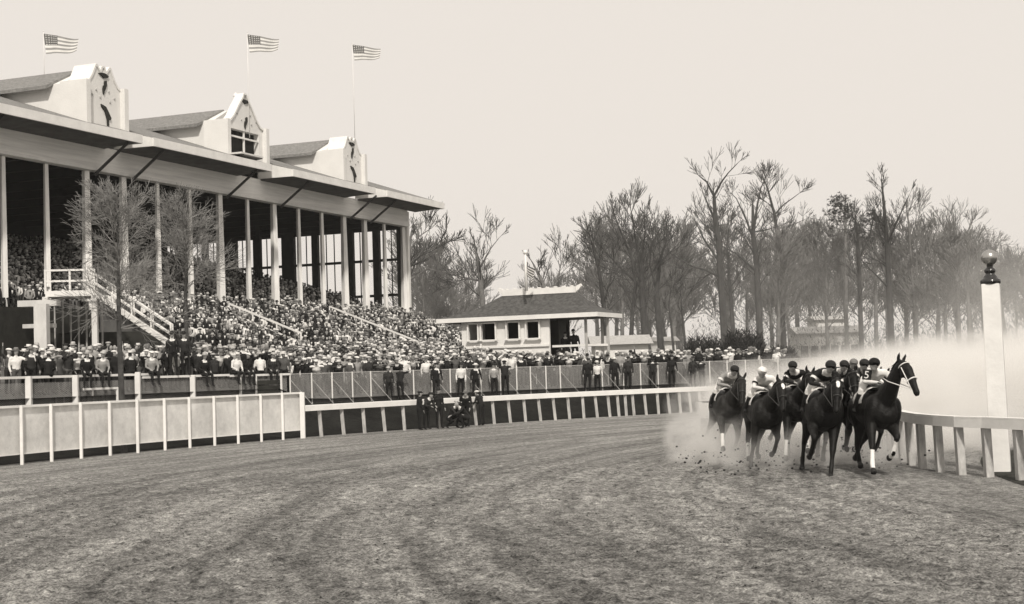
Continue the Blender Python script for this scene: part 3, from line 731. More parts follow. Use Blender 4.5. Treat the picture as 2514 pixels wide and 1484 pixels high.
# ------------------------------------------------------------------ people
def P3(*a): return Vector(a)
def body(J, long=False, vox=.028, fingers=False, hair=False, name='person'):
    """one continuous figure, facing +x, grown from tapered limbs and fused"""
    m = MB(); t = m.tube
    pel, che, nec, hed = [Vector(J[k]) for k in ('pelvis', 'chest', 'neck', 'head')]
    t([pel-(che-pel)*.16, pel, pel.lerp(che, .45), che, che.lerp(nec, .55)], [(.10, .09), (.165, .125), (.15, .115), (.195, .13), (.10, .085)], 12)
    for s_ in 'LR':
        sh, el, wr = [Vector(J[k+s_]) for k in ('sh', 'el', 'wr')]; hp, kn, an, to = [Vector(J[k+s_]) for k in ('hp', 'kn', 'an', 'to')]
        t([che.lerp(nec, .45), sh], [.075, .072], 8); t([sh, sh.lerp(el, .5), el, el.lerp(wr, .5), wr], [.068, .058, .047, .044, .033], 8)
        d = (wr-el).normalized(); sd = Vector((0, 1 if s_ == 'L' else -1, 0))
        hd = (d+Vector(J.get('hand', (0, 0, -.3)))).normalized(); pal = wr+hd*.07
        ac = hd.cross(Vector((0, 0, 1))); ac = ac.normalized() if ac.length > .2 else Vector((0, 1, 0))
        t([wr, pal], [(.030, .022), (.042, .020)], 8)
        if fingers:
            for i, (o_, l_) in enumerate(((-.032, .075), (-.011, .088), (.011, .084), (.031, .066))):
                b_ = pal+ac*o_; c_ = b_+hd*l_*.5; e_ = c_+(hd*.4-Vector((0, 0, 1))*.75).normalized()*l_*.55; t([pal+ac*o_*.5-hd*.02, b_, c_, e_], [.012, .0115, .0105, .009], 6)
            t([wr+hd*.015, wr+hd*.035-ac*.04*(1 if s_ == 'L' else -1), wr+hd*.075-ac*.05*(1 if s_ == 'L' else -1)], [.014, .012, .010], 6)
        else:
            t([pal, pal+hd*.05, pal+hd*.08-Z*.02], [(.040, .017), (.036, .015), (.02, .012)], 8); t([wr+hd*.02, wr+hd*.05-ac*.045], [.014, .012], 6)
        t([pel.lerp(hp, .5), hp, hp.lerp(kn, .5), kn, kn.lerp(an, .35), an], [.10, .098, .082, .062, .060, .042], 10)
        t([an, an.lerp(to, .5)-Z*.015, to], [(.045, .045), (.045, .038), (.035, .025)], 8)
    t([nec.lerp(che, .2), nec, hed-Z*.05], [.062, .056, .055], 8)
    fd = Vector(J.get('face', (1, 0, 0))).normalized(); fy = Z.cross(fd).normalized(); fz = fd.cross(fy)
    ax = (fd, fy, fz)
    m.ell(hed, (.094, .074, .118), 14, 10, 0, ax); m.ell(hed+fd*.02-fz*.06, (.062, .055, .055), 12, 8, 0, ax)
    m.ell(hed+fd*.10-fz*.01, (.020, .015, .028), 8, 6, 0, ax)
    for s2 in (-1, 1): m.ell(hed+fy*(.076*s2)-fz*.01-fd*.005, (.02, .012, .03), 8, 6, 0, ax)
    if long:
        k = (Vector(J['knL'])+Vector(J['knR']))/2; t([pel+Z*.05, pel.lerp(k, .5), k-Z*.1], [(.17, .13), (.21, .17), (.24, .20)], 12)
    segs = []
    def sg(mi, a, b, w_=0): segs.append((mi, tuple(a), tuple(b), w_))
    sg(0, pel+Z*.08, che, .10); sg(1, pel-Z*.02, pel-Z*.10, .12)
    for s_ in 'LR':
        sg(0, J['sh'+s_], J['el'+s_], .05); sg(0, J['el'+s_], Vector(J['el'+s_]).lerp(Vector(J['wr'+s_]), .93), .04); w = Vector(J['wr'+s_]); d = (w-Vector(J['el'+s_])).normalized(); sg(2, w+d*.02, w+d*.12, .03)
        sg(0 if long else 1, J['hp'+s_], J['kn'+s_], .08); sg(1, J['kn'+s_], Vector(J['an'+s_])+Z*(.0 if not J.get('boots') else .30), .05); sg(3, Vector(J['an'+s_])-Z*.03, J['to'+s_], .045)
        if J.get('boots'): sg(3, J['an'+s_], Vector(J['an'+s_]).lerp(Vector(J['kn'+s_]), .8), .055)
        if long: sg(0, J['hp'+s_], Vector(J['kn'+s_])-Z*.1, .16)
    sg(2, nec+Z*.02, hed-fz*.02, .06); sg(2, hed, hed+fd*.06, .085); sg(4, nec-Z*.02+fd*.02, nec-Z*.0, .068); sg(4, che+fd*.125+Z*.13, che+fd*.14+Z*.0, -.008)
    sg(5, hed-fd*.05+fz*.035, hed-fd*.04-fz*.01, .078)
    def ch(c):
        best = np.full(len(c), 9.); r = np.zeros(len(c))
        for mi, a, b, w_ in segs:
            dd = segdist(c, a, b)-w_; k = dd < best; best[k] = dd[k]; r[k] = mi
        return r
    return remesh(m, name, vox, [CLO['black']]*6, ch, 3)
def J0(**kw):
    J = dict(pelvis=(0, 0, .95), chest=(.01, 0, 1.30), neck=(.01, 0, 1.50), head=(.03, 0, 1.64),
             shL=(0, .19, 1.42), shR=(0, -.19, 1.42), elL=(-.02, .25, 1.13), elR=(-.02, -.25, 1.13), wrL=(.10, .25, .90), wrR=(.10, -.25, .90),
             hpL=(0, .10, .92), hpR=(0, -.10, .92), knL=(.02, .11, .50), knR=(.0, -.11, .50), anL=(-.01, .12, .09), anR=(-.03, -.12, .09), toL=(.16, .14, .03), toR=(.14, -.15, .03))
    J.update(kw); return J
JP = {
 'standing with arms down': J0(),
 'leaning on the fence top': J0(pelvis=(-.12, 0, .95), chest=(.06, 0, 1.27), neck=(.14, 0, 1.44), head=(.20, 0, 1.57), shL=(.07, .19, 1.38), shR=(.07, -.19, 1.38), elL=(.26, .30, 1.38), elR=(.26, -.30, 1.38), wrL=(.36, .08, 1.40), wrR=(.36, -.08, 1.40), hpL=(-.12, .1, .92), hpR=(-.12, -.1, .92), knL=(-.10, .11, .5), knR=(-.10, -.11, .5), hand=(0, 0, -.2)),
 'shading the eyes with one hand': J0(elR=(.16, -.36, 1.48), wrR=(.16, -.12, 1.66), hand=(0, .4, 0)),
 'with one arm on the fence': J0(chest=(.03, 0, 1.29), elL=(.22, .28, 1.34), wrL=(.42, .18, 1.40)),
 'turned sideways': J0(face=(.6, .75, 0), elL=(-.1, .27, 1.15), wrL=(.02, .30, .92)),
 'waving an arm': J0(elR=(.10, -.36, 1.56), wrR=(.16, -.40, 1.84), hand=(0, 0, 1.2)),
}
JS = J0(pelvis=(0, 0, .10), chest=(.05, 0, .46), neck=(.08, 0, .66), head=(.12, 0, .80), shL=(.06, .19, .58), shR=(.06, -.19, .58), elL=(.10, .25, .30), elR=(.10, -.25, .30), wrL=(.30, .14, .20), wrR=(.30, -.14, .20),
        hpL=(.02, .10, .08), hpR=(.02, -.10, .08), knL=(.42, .12, .06), knR=(.42, -.13, .06), anL=(.46, .12, -.36), anR=(.44, -.13, -.36), toL=(.60, .13, -.42), toR=(.58, -.15, -.42))
MESHES = {}
for k_, J in JP.items():
    MESHES[k_] = (body(J, name='person_body'), J); MESHES[k_+' L'] = (body(J, True, name='person_body'), J)
MESHES['sitting on the fence board'] = (body(JS, name='person_body'), JS)
def hatmesh(kind, mt):
    m = MB()
    if kind == 'straw boater': m.tube([(0, 0, .0), (0, 0, .012)], [.155, .155], 16); m.tube([(0, 0, .01), (0, 0, .09)], [.092, .090], 14)
    elif kind == 'flat cap': m.ell((.0, 0, .02), (.125, .115, .055), 14, 8); m.ell((.11, 0, .0), (.06, .075, .012), 10, 6)
    elif kind == 'felt hat': m.tube([(0, 0, .0), (0, 0, .012)], [(.135, .15), (.13, .145)], 16); m.tube([(0, 0, 0), (0, 0, .06), (0, 0, .115)], [.095, .090, .066], 14)
    elif kind == 'jockey cap': m.ell((-.005, 0, .0), (.118, .098, .088), 16, 10); m.ell((.115, 0, -.01), (.07, .068, .012), 12, 6)
    elif kind == 'cloche hat': m.ell((-.01, 0, -.02), (.118, .105, .105), 14, 8); m.tube([(0, 0, -.06), (0, 0, -.05)], [.13, .125], 14)
    return m.mesh('hat_mesh', mt, True)
HM = {k: hatmesh(k, HATM['straw']) for k in ('straw boater', 'flat cap', 'felt hat', 'jockey cap', 'cloche hat')}
PEOPLE = []
def person(pos, yaw, pose, coat, trous='charcoal', hat=('straw boater', 'straw'), long=False, sc_=1.0, where='', group='spectators lining the fence', label=None, mesh=None, hname='hat'):
    me, J = mesh or MESHES[pose+(' L' if long and pose+' L' in MESHES else '')]
    o = bpy.data.objects.new('person', me); col.objects.link(o); o.location = pos; o.rotation_euler = (R(rng.uniform(-4, 4)), R(rng.uniform(-2, 5)), yaw); o.scale = (sc_*rng.uniform(.95, 1.08), sc_*rng.uniform(.95, 1.08), sc_)
    ms = [CLO[coat], CLO[trous], SKIN, CLO['black'], (CLO['white'] if rng.random() < .5 else CLO[coat]), HAIR]
    for i, m_ in enumerate(ms): o.material_slots[i].link = 'OBJECT'; o.material_slots[i].material = m_
    if hat:
        h = bpy.data.objects.new(hname, HM[hat[0]]); col.objects.link(h); h.parent = o
        fd = Vector(J.get('face', (1, 0, 0))); hp = Vector(J['head']); h.location = hp+Z*.065-fd*.01; h.rotation_euler = (0, R(4)+J.get('pitch', 0), math.atan2(fd.y, fd.x))
        h.material_slots[0].link = 'OBJECT'; h.material_slots[0].material = HATM[hat[1]] if hat[1] in HATM else hat[1]
    o['category'] = 'person'; 
    if group: o['group'] = group
    if label: o['label'] = label
    PEOPLE.append((o, coat, hat, pose, where, long)); return o

LOOK = Vector((8, 33, 1.5))
def yaw_to(p, jit=.35): d = LOOK-p; return math.atan2(d.y, d.x)+rng.uniform(-jit, jit)
def tofs(p): return (p-P0).dot(Nn)
def sofs(p): return (p-P0).dot(D)/BAY
def ts(p): v = p-PC; return (-v.dot(Nn)*-1+wlen)/wlen, v.dot(D)/dlen   # u, v in pavilion
def in_pav(p, m_=.06): u, v = ts(p); return -m_+.10 < u < 1+m_ and .08 < v < 1.05
prng = random.Random(21)
def rcoat(): return prng.choices(['black', 'charcoal', 'grey', 'pale grey', 'white'], [34, 26, 14, 12, 14])[0]
def rhat(): return prng.choices([('straw boater', 'straw'), ('flat cap', 'pale'), ('flat cap', 'straw'), ('felt hat', 'pale'), ('felt hat', 'grey'), ('felt hat', 'dark'), ('cloche hat', 'grey'), ('cloche hat', 'pale'), None], [22, 12, 16, 12, 8, 14, 4, 5, 7])[0]
POSES = list(JP.keys())
SHORT = {'standing with arms down': 'standing', 'leaning on the fence top': 'leaning on fence', 'shading the eyes with one hand': 'shading eyes', 'with one arm on the fence': 'with arm on fence', 'turned sideways': 'turned sideways', 'waving an arm': 'with arm raised'}
def place_word(px):
    for lim, w_ in ((100, 'far left'), (185, 'left of the gate'), (290, 'above the gate'), (415, 'right of the sapling'), (480, 'below the tall standing pair'), (600, 'left of the wire fence'), (720, 'where board fence ends'), (800, 'at wire fence start'), (900, 'below the stair rails'), (1010, 'left of the trackside group'), (1120, 'above the trackside group'), (1200, 'below the pavilion\'s left corner'), (1345, 'below the pavilion windows'), (1445, 'below the pavilion porch'), (1530, 'right of the pavilion'), (1640, 'before the tall bare trunks'), (1740, 'left of the dark bushes'), (1850, 'behind the leftmost racehorse'), (3000, 'far right by the horses')):
        if px < lim: return w_
rows = []
def fence_row(r, x0, x1, sp, poses, wts, jr=.12, zoff=0):
    t = th_of(x0, r, 2.5); te = th_of(x1, r, 2.5); row = []
    while t < te:
        t += sp*prng.uniform(.75, 1.3)/r
        p = bend(r+prng.uniform(-jr, jr), t); p.z = terr(r, t)+zoff+.05
        if in_pav(p, -.02): continue
        if prng.random() < .04: continue
        px = proj(p+Z*1.5)[0]; pose = prng.choices(poses, wts)[0]; coat = rcoat(); hat = rhat(); lg = coat in ('grey', 'pale grey', 'black') and prng.random() < .18
        s_ = prng.uniform(.93, 1.05); o = person(p, yaw_to(p), pose, coat, prng.choice(['charcoal', 'black', 'grey']), hat, lg, s_)
        row.append((o, coat, hat, pose, px, lg))
    rows.append(row); return row
fence_row(62.42, -60, 1905, .60, POSES, [2, 6, 2, 3, 1.5, .5], .04)
fence_row(63.05, -40, 1905, .64, POSES, [6, 0, 2, 0, 2, .5])
fence_row(63.75, 20, 1905, .78, POSES, [6, 0, 1, 0, 2, 1])
def hatword(h): return 'bareheaded' if not h else 'in '+{('straw boater', 'straw'): 'straw boater', ('flat cap', 'pale'): 'grey cap', ('flat cap', 'straw'): 'white cap', ('felt hat', 'pale'): 'pale felt hat', ('felt hat', 'grey'): 'grey felt hat', ('felt hat', 'dark'): 'dark felt hat', ('cloche hat', 'grey'): 'grey cloche', ('cloche hat', 'pale'): 'pale cloche'}[h]
CW = {'black': 'black', 'charcoal': 'charcoal', 'grey': 'grey', 'pale grey': 'pale', 'white': 'white'}
for ri, row in enumerate(rows):
    for i, (o, coat, hat, pose, px, lg) in enumerate(row):
        l_ = CW[row[i-1][1]] if i else 'gap'; r_ = CW[row[i+1][1]] if i+1 < len(row) else 'gap'
        pos_w = ['', 'second-row ', 'third-row '][ri]
        lab = f"{pos_w}{CW[coat]}-{'coated' if not lg else 'robed'} spectator {hatword(hat)} {SHORT[pose]} {place_word(px)}, between {l_} and {r_}"
        ws = lab.split()
        if len(ws) > 16: lab = f"{pos_w}{CW[coat]}-coated spectator {hatword(hat)} {place_word(px)}, between {l_} and {r_}"
        if len(lab.split()) > 16: lab = ' '.join(lab.split()[:16])
        o['label'] = lab
# special individuals
def special(px, r, pose, coat, trous, hat, label, zoff=0, yaw=None, sc_=1, grp=None, long=False):
    t = th_of(px, r, 2.4); p = bend(r, t); p.z = (1.12 if r > RF-.5 else 0)+zoff
    return person(p, yaw if yaw is not None else yaw_to(p, .15), pose, coat, trous, hat, long, sc_, group=grp, label=label)
special(428, RF, 'standing with arms down', 'black', 'black', ('felt hat', 'dark'), 'left of two tall dark figures standing up on the white fence board', 1.42, -1.2)
special(456, RF, 'standing with arms down', 'charcoal', 'black', ('felt hat', 'dark'), 'right of two tall dark figures standing up on the white fence board', 1.42, -1.0)
SITS = [(118, 'black', 'dark-coated spectator hunched on the fence at the far left edge'), (212, 'black', 'dark-suited spectator sitting on the fence board left of the sapling'),
        (250, 'pale grey', 'pale-coated spectator sitting on the fence just left of the sapling trunk'), (322, 'black', 'black-coated spectator sitting on the fence just right of the sapling trunk'),
        (372, 'pale grey', 'pale-coated spectator crouched on the fence left of the tall standing pair'), (500, 'black', 'black-coated spectator with rounded back sitting right of the tall standing pair'), (528, 'charcoal', 'charcoal-coated spectator sitting on the fence, second right of the tall pair'),
        (578, 'white', 'white-shirted spectator sitting on the fence board left of the crate'), (604, 'black', 'dark-coated spectator sitting between two white shirts on the fence'), (640, 'white', 'white-shirted spectator perched on the fence end above the dark crate'), (668, 'charcoal', 'charcoal-coated spectator perched on the end of the board fence')]
for i, (px, c, lab) in enumerate(SITS):
    special(px, RF-.02, 'sitting on the fence board', c, 'black', [('flat cap', 'straw'), ('felt hat', 'pale'), ('flat cap', 'pale'), ('straw boater', 'straw')][i % 4], lab, 1.50 if px < 380 else 1.38, (-.9 if i % 3 else 2.1)+prng.uniform(-.3, .3))
FRONT = [(955, 'charcoal', 'tall dark figure standing before the wire fence above the trackside group', 'standing with arms down'), (985, 'black', 'black-coated figure hanging over the wire fence left of the trackside group', 'leaning on the fence top'), (1068, 'black', 'black-coated spectator on the track side of the wire fence, above the trackside group', 'turned sideways'),
 (1128, 'white', 'white-shirted spectator on the track side of the wire fence near the crouching pair', 'standing with arms down'), (1166, 'black', 'black-trousered figure with pale top before the wire fence near the rail group', 'turned sideways'), (1213, 'pale grey', 'pale-coated spectator standing before the wire fence under the pavilion corner', 'standing with arms down'), (1240, 'black', 'bulky black-coated figure before the wire fence under the pavilion windows', 'leaning on the fence top'),
 (1440, 'black', 'tall black-coated figure before the wire fence under the pavilion porch', 'standing with arms down'), (1466, 'white', 'white-shirted figure before the wire fence right of the pavilion', 'turned sideways'), (1510, 'black', 'black-coated figure before the wire fence in front of the twin-stemmed tree', 'turned sideways'), (1540, 'charcoal', 'charcoal-coated figure before the wire fence in front of the spreading tree', 'standing with arms down'), (1600, 'black', 'black-coated figure draped over the wire fence right of the spreading tree', 'leaning on the fence top'), (1648, 'black', 'black-coated figure before the wire fence at the left of the bushes', 'turned sideways'), (1700, 'charcoal', 'charcoal-coated figure before the wire fence under the bushes', 'standing with arms down'), (1724, 'black', 'black-coated figure before the wire fence nearest the leftmost horse', 'leaning on the fence top')]
for px, c, lab, ps in FRONT:
    special(px, RF-.38, ps, c, 'black', [('flat cap', 'dark'), ('felt hat', 'dark'), ('straw boater', 'straw'), ('flat cap', 'pale')][px % 4], lab, -.05, None if ps[0] != 'l' else prng.uniform(1.0, 1.8), prng.uniform(.88, 1.04))
# crate hung at the fence end
ct = bend(RF-.3, th_of(656, RF-.3, 2)); m = MB()
for k in range(5): m.box((ct.x, ct.y, 1.25+k*.22), (1.05, .5, .19))
tag(m.build('crate', DK, bevel=.01), 'dark slatted crate standing against the end of the white board fence', 'crate')
# track side group against the outer rail
RG = RO-.55
JL = J0(pelvis=(.0, 0, .93), chest=(.12, 0, 1.22), neck=(.22, 0, 1.38), head=(.30, 0, 1.49), shL=(.14, .19, 1.33), shR=(.14, -.19, 1.33), elL=(.22, .26, 1.06), wrL=(.40, .16, 1.02), elR=(.22, -.26, 1.06), wrR=(.40, -.14, 1.02))
JC = J0(pelvis=(-.22, 0, .42), chest=(.02, 0, .74), neck=(.14, 0, .90), head=(.22, 0, 1.02), shL=(.05, .19, .85), shR=(.05, -.19, .85), elL=(.30, .22, .66), elR=(.28, -.24, .60), wrL=(.52, .10, .60), wrR=(.50, -.12, .56),
        hpL=(-.20, .10, .40), hpR=(-.20, -.10, .40), knL=(.20, .14, .55), knR=(.10, -.15, .30), anL=(.05, .14, .09), anR=(-.28, -.14, .12), toL=(.22, .15, .03), toR=(-.14, -.15, .03))
JK = J0(pelvis=(.0, 0, .93), chest=(.16, 0, 1.20), neck=(.28, 0, 1.34), head=(.37, 0, 1.42), shL=(.18, .19, 1.31), shR=(.18, -.19, 1.31), elL=(.16, .25, 1.04), wrL=(.24, .18, .82), elR=(.10, -.25, 1.04), wrR=(.12, -.24, .80), anR=(-.2, -.12, .09), toR=(-.04, -.15, .03), knR=(-.06, -.11, .5))
G = {n: (body(j, name='person_body', vox=.024, fingers=True), j) for n, j in (('L', JL), ('C', JC), ('K', JK), ('S', J0()))}
for px, r, me_, coat, hat, yaw, sc_, lab in (
    (1028, RG, 'S', 'black', ('flat cap', 'dark'), .4, .90, 'dark-suited person at the left end of the group on the track side of the rail'),
    (1046, RG+.05, 'L', 'charcoal', ('flat cap', 'dark'), -.6, .95, 'stooping dark-coated person second from left in the trackside group, pale hands joined'),
    (1078, RG, 'S', 'black', ('felt hat', 'dark'), -.9, .95, 'tall black-coated person with white collar standing third in the trackside group'),
    (1112, RG-.5, 'C', 'charcoal', ('flat cap', 'pale'), -.5, 1.0, 'crouching person with pale cap reaching forward in the trackside group'),
    (1142, RG+.05, 'K', 'black', ('felt hat', 'grey'), -1.5, .98, 'black-coated person bending over beside the crouching pair at the rail'),
    (1136, RG-.9, 'C', 'black', None, -2.6, 1.0, 'bareheaded dark person squatting low with back rounded below the rail'),
    (1182, RG, 'L', 'black', ('flat cap', 'straw'), 2.5, .93, 'black-coated person in a white cap leaning at the right end of the trackside group')):
    t = th_of(px, r, .9); p = bend(r, t); p.z = 0
    person(p, yaw, '', coat, 'black', hat, False, sc_, group=None, label=lab, mesh=G[me_])
# two silhouettes on the pavilion porch
for px, lab, s_ in ((1390, 'left of two dark figures on the judges stand porch', .97), (1413, 'right of two dark figures on the judges stand porch', 1.04)):
    u = u1
    for _ in range(60):
        p = Q(u, .36, flz); 
        if proj(p+Z*1.2)[0] >= px: break
        u += .004
    person(p, -1.6, 'standing with arms down', 'black', 'black', ('felt hat', 'dark'), False, s_, group=None, label=lab)

# the mass of spectators
def lp_person(seat, hat, hands):
    m = MB(); zs = 0 if seat else .82
    m.tube([(0, 0, zs), (0, 0, zs+.28), (.02, 0, zs+.52), (.02, 0, zs+.62)], [(.15, .12), (.17, .12), (.21, .12), (.07, .06)], 7, 0)
    m.tube([(.11, 0, zs+.32), (.13, 0, zs+.5)], [(.03, .02), (.06, .02)], 4, 3)
    m.ell((.04, 0, zs+.75), (.09, .075, .115), 7, 5, 1)
    if hat == 0: m.tube([(.03, 0, zs+.80), (.03, 0, zs+.815)], [.15, .15], 9, 2); m.tube([(.03, 0, zs+.81), (.03, 0, zs+.90)], [.09, .088], 7, 2)
    elif hat == 1: m.ell((.04, 0, zs+.83), (.135, .115, .05), 8, 4, 2)
    elif hat == 2: m.tube([(.03, 0, zs+.80), (.03, 0, zs+.815)], [.135, .13], 8, 2); m.tube([(.03, 0, zs+.81), (.03, 0, zs+.92)], [.092, .062], 7, 2)
    else: m.ell((.02, 0, zs+.79), (.095, .085, .09), 8, 4, 5)
    for s_ in (-1, 1):
        if hands == 0: pts = [(.02, .2*s_, zs+.54), (.02, .25*s_, zs+.27), (.2, .14*s_, zs+.16)]
        elif hands == 1: pts = [(.02, .2*s_, zs+.54), (-.0, .26*s_, zs+.25), (.08, .25*s_, zs+.05)]
        else: pts = [(.02, .2*s_, zs+.54), (.18, .30*s_, zs+.46), (.17, .12*s_, zs+.76)] if s_ > 0 else [(.02, .2*s_, zs+.54), (.02, .25*s_, zs+.27), (.2, .14*s_, zs+.16)]
        m.tube(pts, [.055, .047, .036], 4, 0); m.ell(pts[-1], (.045, .04, .04), 5, 3, 1)
    if seat:
        for s_ in (-1, 1): m.tube([(0, .09*s_, .06), (.40, .11*s_, .08), (.42, .11*s_, -.34)], [.09, .07, .05], 5, 4)
    else:
        for s_ in (-1, 1): m.tube([(0, .09*s_, .86), (0, .11*s_, .04), (.08, .12*s_, .02)], [.09, .055, .05], 5, 4)
    V = np.array(m.v); T = []; MI = []
    for f, mi in zip(m.f, m.m):
        for i in range(1, len(f)-1): T.append((f[0], f[i], f[i+1])); MI.append(mi)
    return V, np.array(T), np.array(MI)
LP = {(s, h, a): lp_person(s, h, a) for s in (True, False) for h in range(4) for a in range(3)}
CM = [CLO['black'], CLO['charcoal'], CLO['grey'], CLO['pale grey'], CLO['white'], SKIN, HATM['straw'], HATM['pale'], HATM['grey'], HATM['dark'], HAIR]
def crowd(name, spots, label, seat):
    """spots: list of (x,y,z,yaw)"""
    r = np.random.RandomState(5); AV = []; AT = []; AM = []; off = 0
    for (x, y, z, yaw) in spots:
        h = r.choice(4, p=[.32, .34, .24, .10]); a = r.choice(3, p=[.6, .25, .15]); V, T, MI = LP[(seat, h, a)]
        s = r.uniform(.92, 1.06); c_, s_ = math.cos(yaw)*s, math.sin(yaw)*s; tl = r.uniform(-.08, .12)
        X = V[:, 0]+tl*V[:, 2]; W = np.stack([x+X*c_-V[:, 1]*s_, y+X*s_+V[:, 1]*c_, z+V[:, 2]*s], 1)
        coat = r.choice(5, p=[.34, .26, .15, .12, .13]); ht = r.choice([6, 7, 8, 9], p=[.42, .22, .16, .20]); tr = r.choice([0, 1, 2]); sh = 4 if coat < 3 else 1
        mp = np.array([coat, 5, ht, sh, tr, 10]); AV.append(W); AT.append(T+off); AM.append(mp[MI]); off += len(V)
    me = np_mesh(name, np.concatenate(AV), np.concatenate(AT), np.concatenate(AM), CM)
    return tag(link(name, me), label, 'crowd', kind='stuff')
sp = []
cr = random.Random(9)
i = 0; t = TF-.3
while t > -21.2:
    k = -4.9
    while k < KR-.1:
        k += cr.uniform(.42, .74)/BAY
        if cr.random() < (.10 if t < 0 else .05): continue
        if t > 0 and k < 1.15: continue
        if min(abs(k-q_) for q_ in (4.2, 8.35)) < .11 and t > 1: continue
        tt_ = t+cr.uniform(-.12, .12); p = S(k, tt_, zb(math.floor(t/.8)*.8 if False else t)+.10 if t < 0 else zb(t)+.28)
        dd = Vector((8, 33, 0))-p; sp.append((p.x, p.y, p.z+.12, math.atan2(dd.y, dd.x)+cr.uniform(-.5, .5)))
    t -= .8
crowd('seated_crowd', sp, 'dense crowd in dark suits and pale hats filling the grandstand seating', True)
nseat = len(sp); sp = []
r = 64.5
while r < 92:
    t = -.45
    while t < 1.36:
        t += cr.uniform(.5, .8)/r; p = bend(r+cr.uniform(-.2, .2), t); p.z = terr(r, t); tq = tofs(p); sq = sofs(p)
        if in_pav(p): continue
        if sq < KR+.3 and tq < TF+.35: continue
        if sq >= KR+.3 and (tq < TF-8.5): continue
        px = proj(p+Z*1.5)[0]
        if px > 1440 and r > 67.5: continue
        if px > 1930 or px < -80: continue
        if px > 1700 and r > 66 : continue
        zz = p.z+(max(0, (TF+2.6-tq))*.38 if (sq >= KR+.3 and px < 1250) else 0)
        dd = Vector((8, 33, 0))-p; sp.append((p.x, p.y, zz, math.atan2(dd.y, dd.x)+cr.uniform(-.5, .5)))
    r += .72
crowd('standing_crowd', sp, 'packed standing crowd of hats and coats on the apron behind the wire fence', False)
print('crowd', nseat, len(sp), 'individuals', len(PEOPLE))

# ------------------------------------------------------------------ trees
def twigs(m, p, d, L_, r, depth, rg, spread=.6, n=6, mi=1, tmin=.012, kids=3, upb=.22):
    """recursive bare branch"""
    pts = [p]; rs = [r]; q = Vector(p); dd = d.normalized(); st_ = L_/3
    for i in range(3):
        dd = (dd+Vector((rg.uniform(-.18, .18), rg.uniform(-.18, .18), rg.uniform(-.16, .14)+upb*.3))).normalized(); q = q+dd*st_; pts.append(q); rs.append(max(tmin, r*(1-.22*(i+1))))
    m.tube(pts, rs, 5 if r > .06 else 3, 0 if r > .1 else mi, False)
    if depth <= 0: return
    for k in range(kids):
        f = rg.uniform(.35, 1.0); j = min(2, int(f*3)); b = pts[j].lerp(pts[j+1], f*3-j if f < 1 else 1)
        a = rg.uniform(0, 6.283); o = dd.orthogonal().normalized(); o.rotate(Matrix.Rotation(a, 3, dd)); nd = (dd+o*rg.uniform(.5, 1.0)*spread*1.4+Vector((0, 0, upb))).normalized()
        twigs(m, b, nd, L_*rg.uniform(.55, .8), max(tmin, rs[j]*.62), depth-1, rg, spread, n, mi, tmin, kids, upb)
    twigs(m, pts[-1], dd, L_*.7, rs[-1]*.85, depth-1, rg, spread, n, mi, tmin, kids, upb)
def tree_from(label, cat, limbs, Y, seed, mats, group=None, depth=3, dens=1.0, tmin=.02, tl=2.2, name='bare_tree', zg=None, kids=3, low=.30, spread=.6, basemore=1.2):
    """limbs: list of image polylines [(x,y,r)...]; the first is the trunk. Depth offsets are random so the crown is round."""
    rg = random.Random(seed); b = at(limbs[0][0][0], limbs[0][0][1], Y); z0 = zg if zg is not None else 1.1
    root = empty(name, Vector((b.x, Y, z0))); tag(root, label, cat, group)
    tr = MB(); cr_ = MB()
    for li, lb in enumerate(limbs):
        yo = 0 if li == 0 else rg.uniform(-1, 1); pts = []; rs = []
        for i, (x, y, r) in enumerate(lb):
            pts.append(at(x, y, Y+yo*i*.9)); rs.append(r)
        if li == 0: tr.tube([Vector((pts[0].x, Y, z0-.2)), Vector((pts[0].x, Y, z0+.3))]+pts, [rs[0]*basemore, rs[0]*1.1]+rs, 9, 0, False)
        else: cr_.tube(pts, rs, 6, 0, False)
        tot = sum((pts[i+1]-pts[i]).length for i in range(len(pts)-1)); nb = int(tot*dens*1.3)
        zmax = max(p.z for p in pts)
        for k in range(nb):
            f = rg.uniform(low if li == 0 else .1, 1); s_ = f*(len(pts)-1); i = min(len(pts)-2, int(s_)); p = pts[i].lerp(pts[i+1], s_-i)
            dd = (pts[i+1]-pts[i]).normalized(); o = dd.orthogonal().normalized(); o.rotate(Matrix.Rotation(rg.uniform(0, 6.28), 3, dd)); nd = (dd*.6+o*rg.uniform(.5, 1.1)+Z*.25).normalized()
            rr = rs[i]*(1-(s_-i))+rs[i+1]*(s_-i)
            twigs(cr_, p, nd, tl*rg.uniform(.5, 1.25)*(1.15-.6*f), max(tmin, min(.07, rr*.35)), depth-1, rg, spread, tmin=tmin, kids=kids)
        twigs(cr_, pts[-1], (pts[-1]-pts[-2]).normalized(), tl*.38, rs[-1]*.8, depth-1, rg, spread, tmin=tmin, kids=kids)
    part(tr, 'trunk', mats[0], root, True); part(cr_, 'crown', [mats[0], mats[1]], root)
    return root
BT = (BARK, TWIG)
tree_from('tallest bare tree with a forked top and a long low branch reaching left', 'tree', [[(1782, 872, .42), (1776, 780, .38), (1770, 690, .34), (1765, 600, .30), (1757, 540, .24), (1753, 482, .17)],
  [(1753, 482, .14), (1735, 447, .09), (1716, 432, .05)], [(1753, 482, .14), (1772, 446, .10), (1788, 425, .06), (1810, 402, .04)], [(1768, 590, .18), (1750, 530, .12), (1728, 480, .05)],
  [(1768, 680, .17), (1735, 664, .14), (1702, 655, .12), (1678, 642, .09), (1655, 628, .06), (1620, 605, .04)], [(1764, 640, .14), (1730, 590, .08), (1705, 540, .04)], [(1768, 630, .12), (1800, 590, .07), (1835, 570, .04)]], 150, 11, BT, dens=.75)
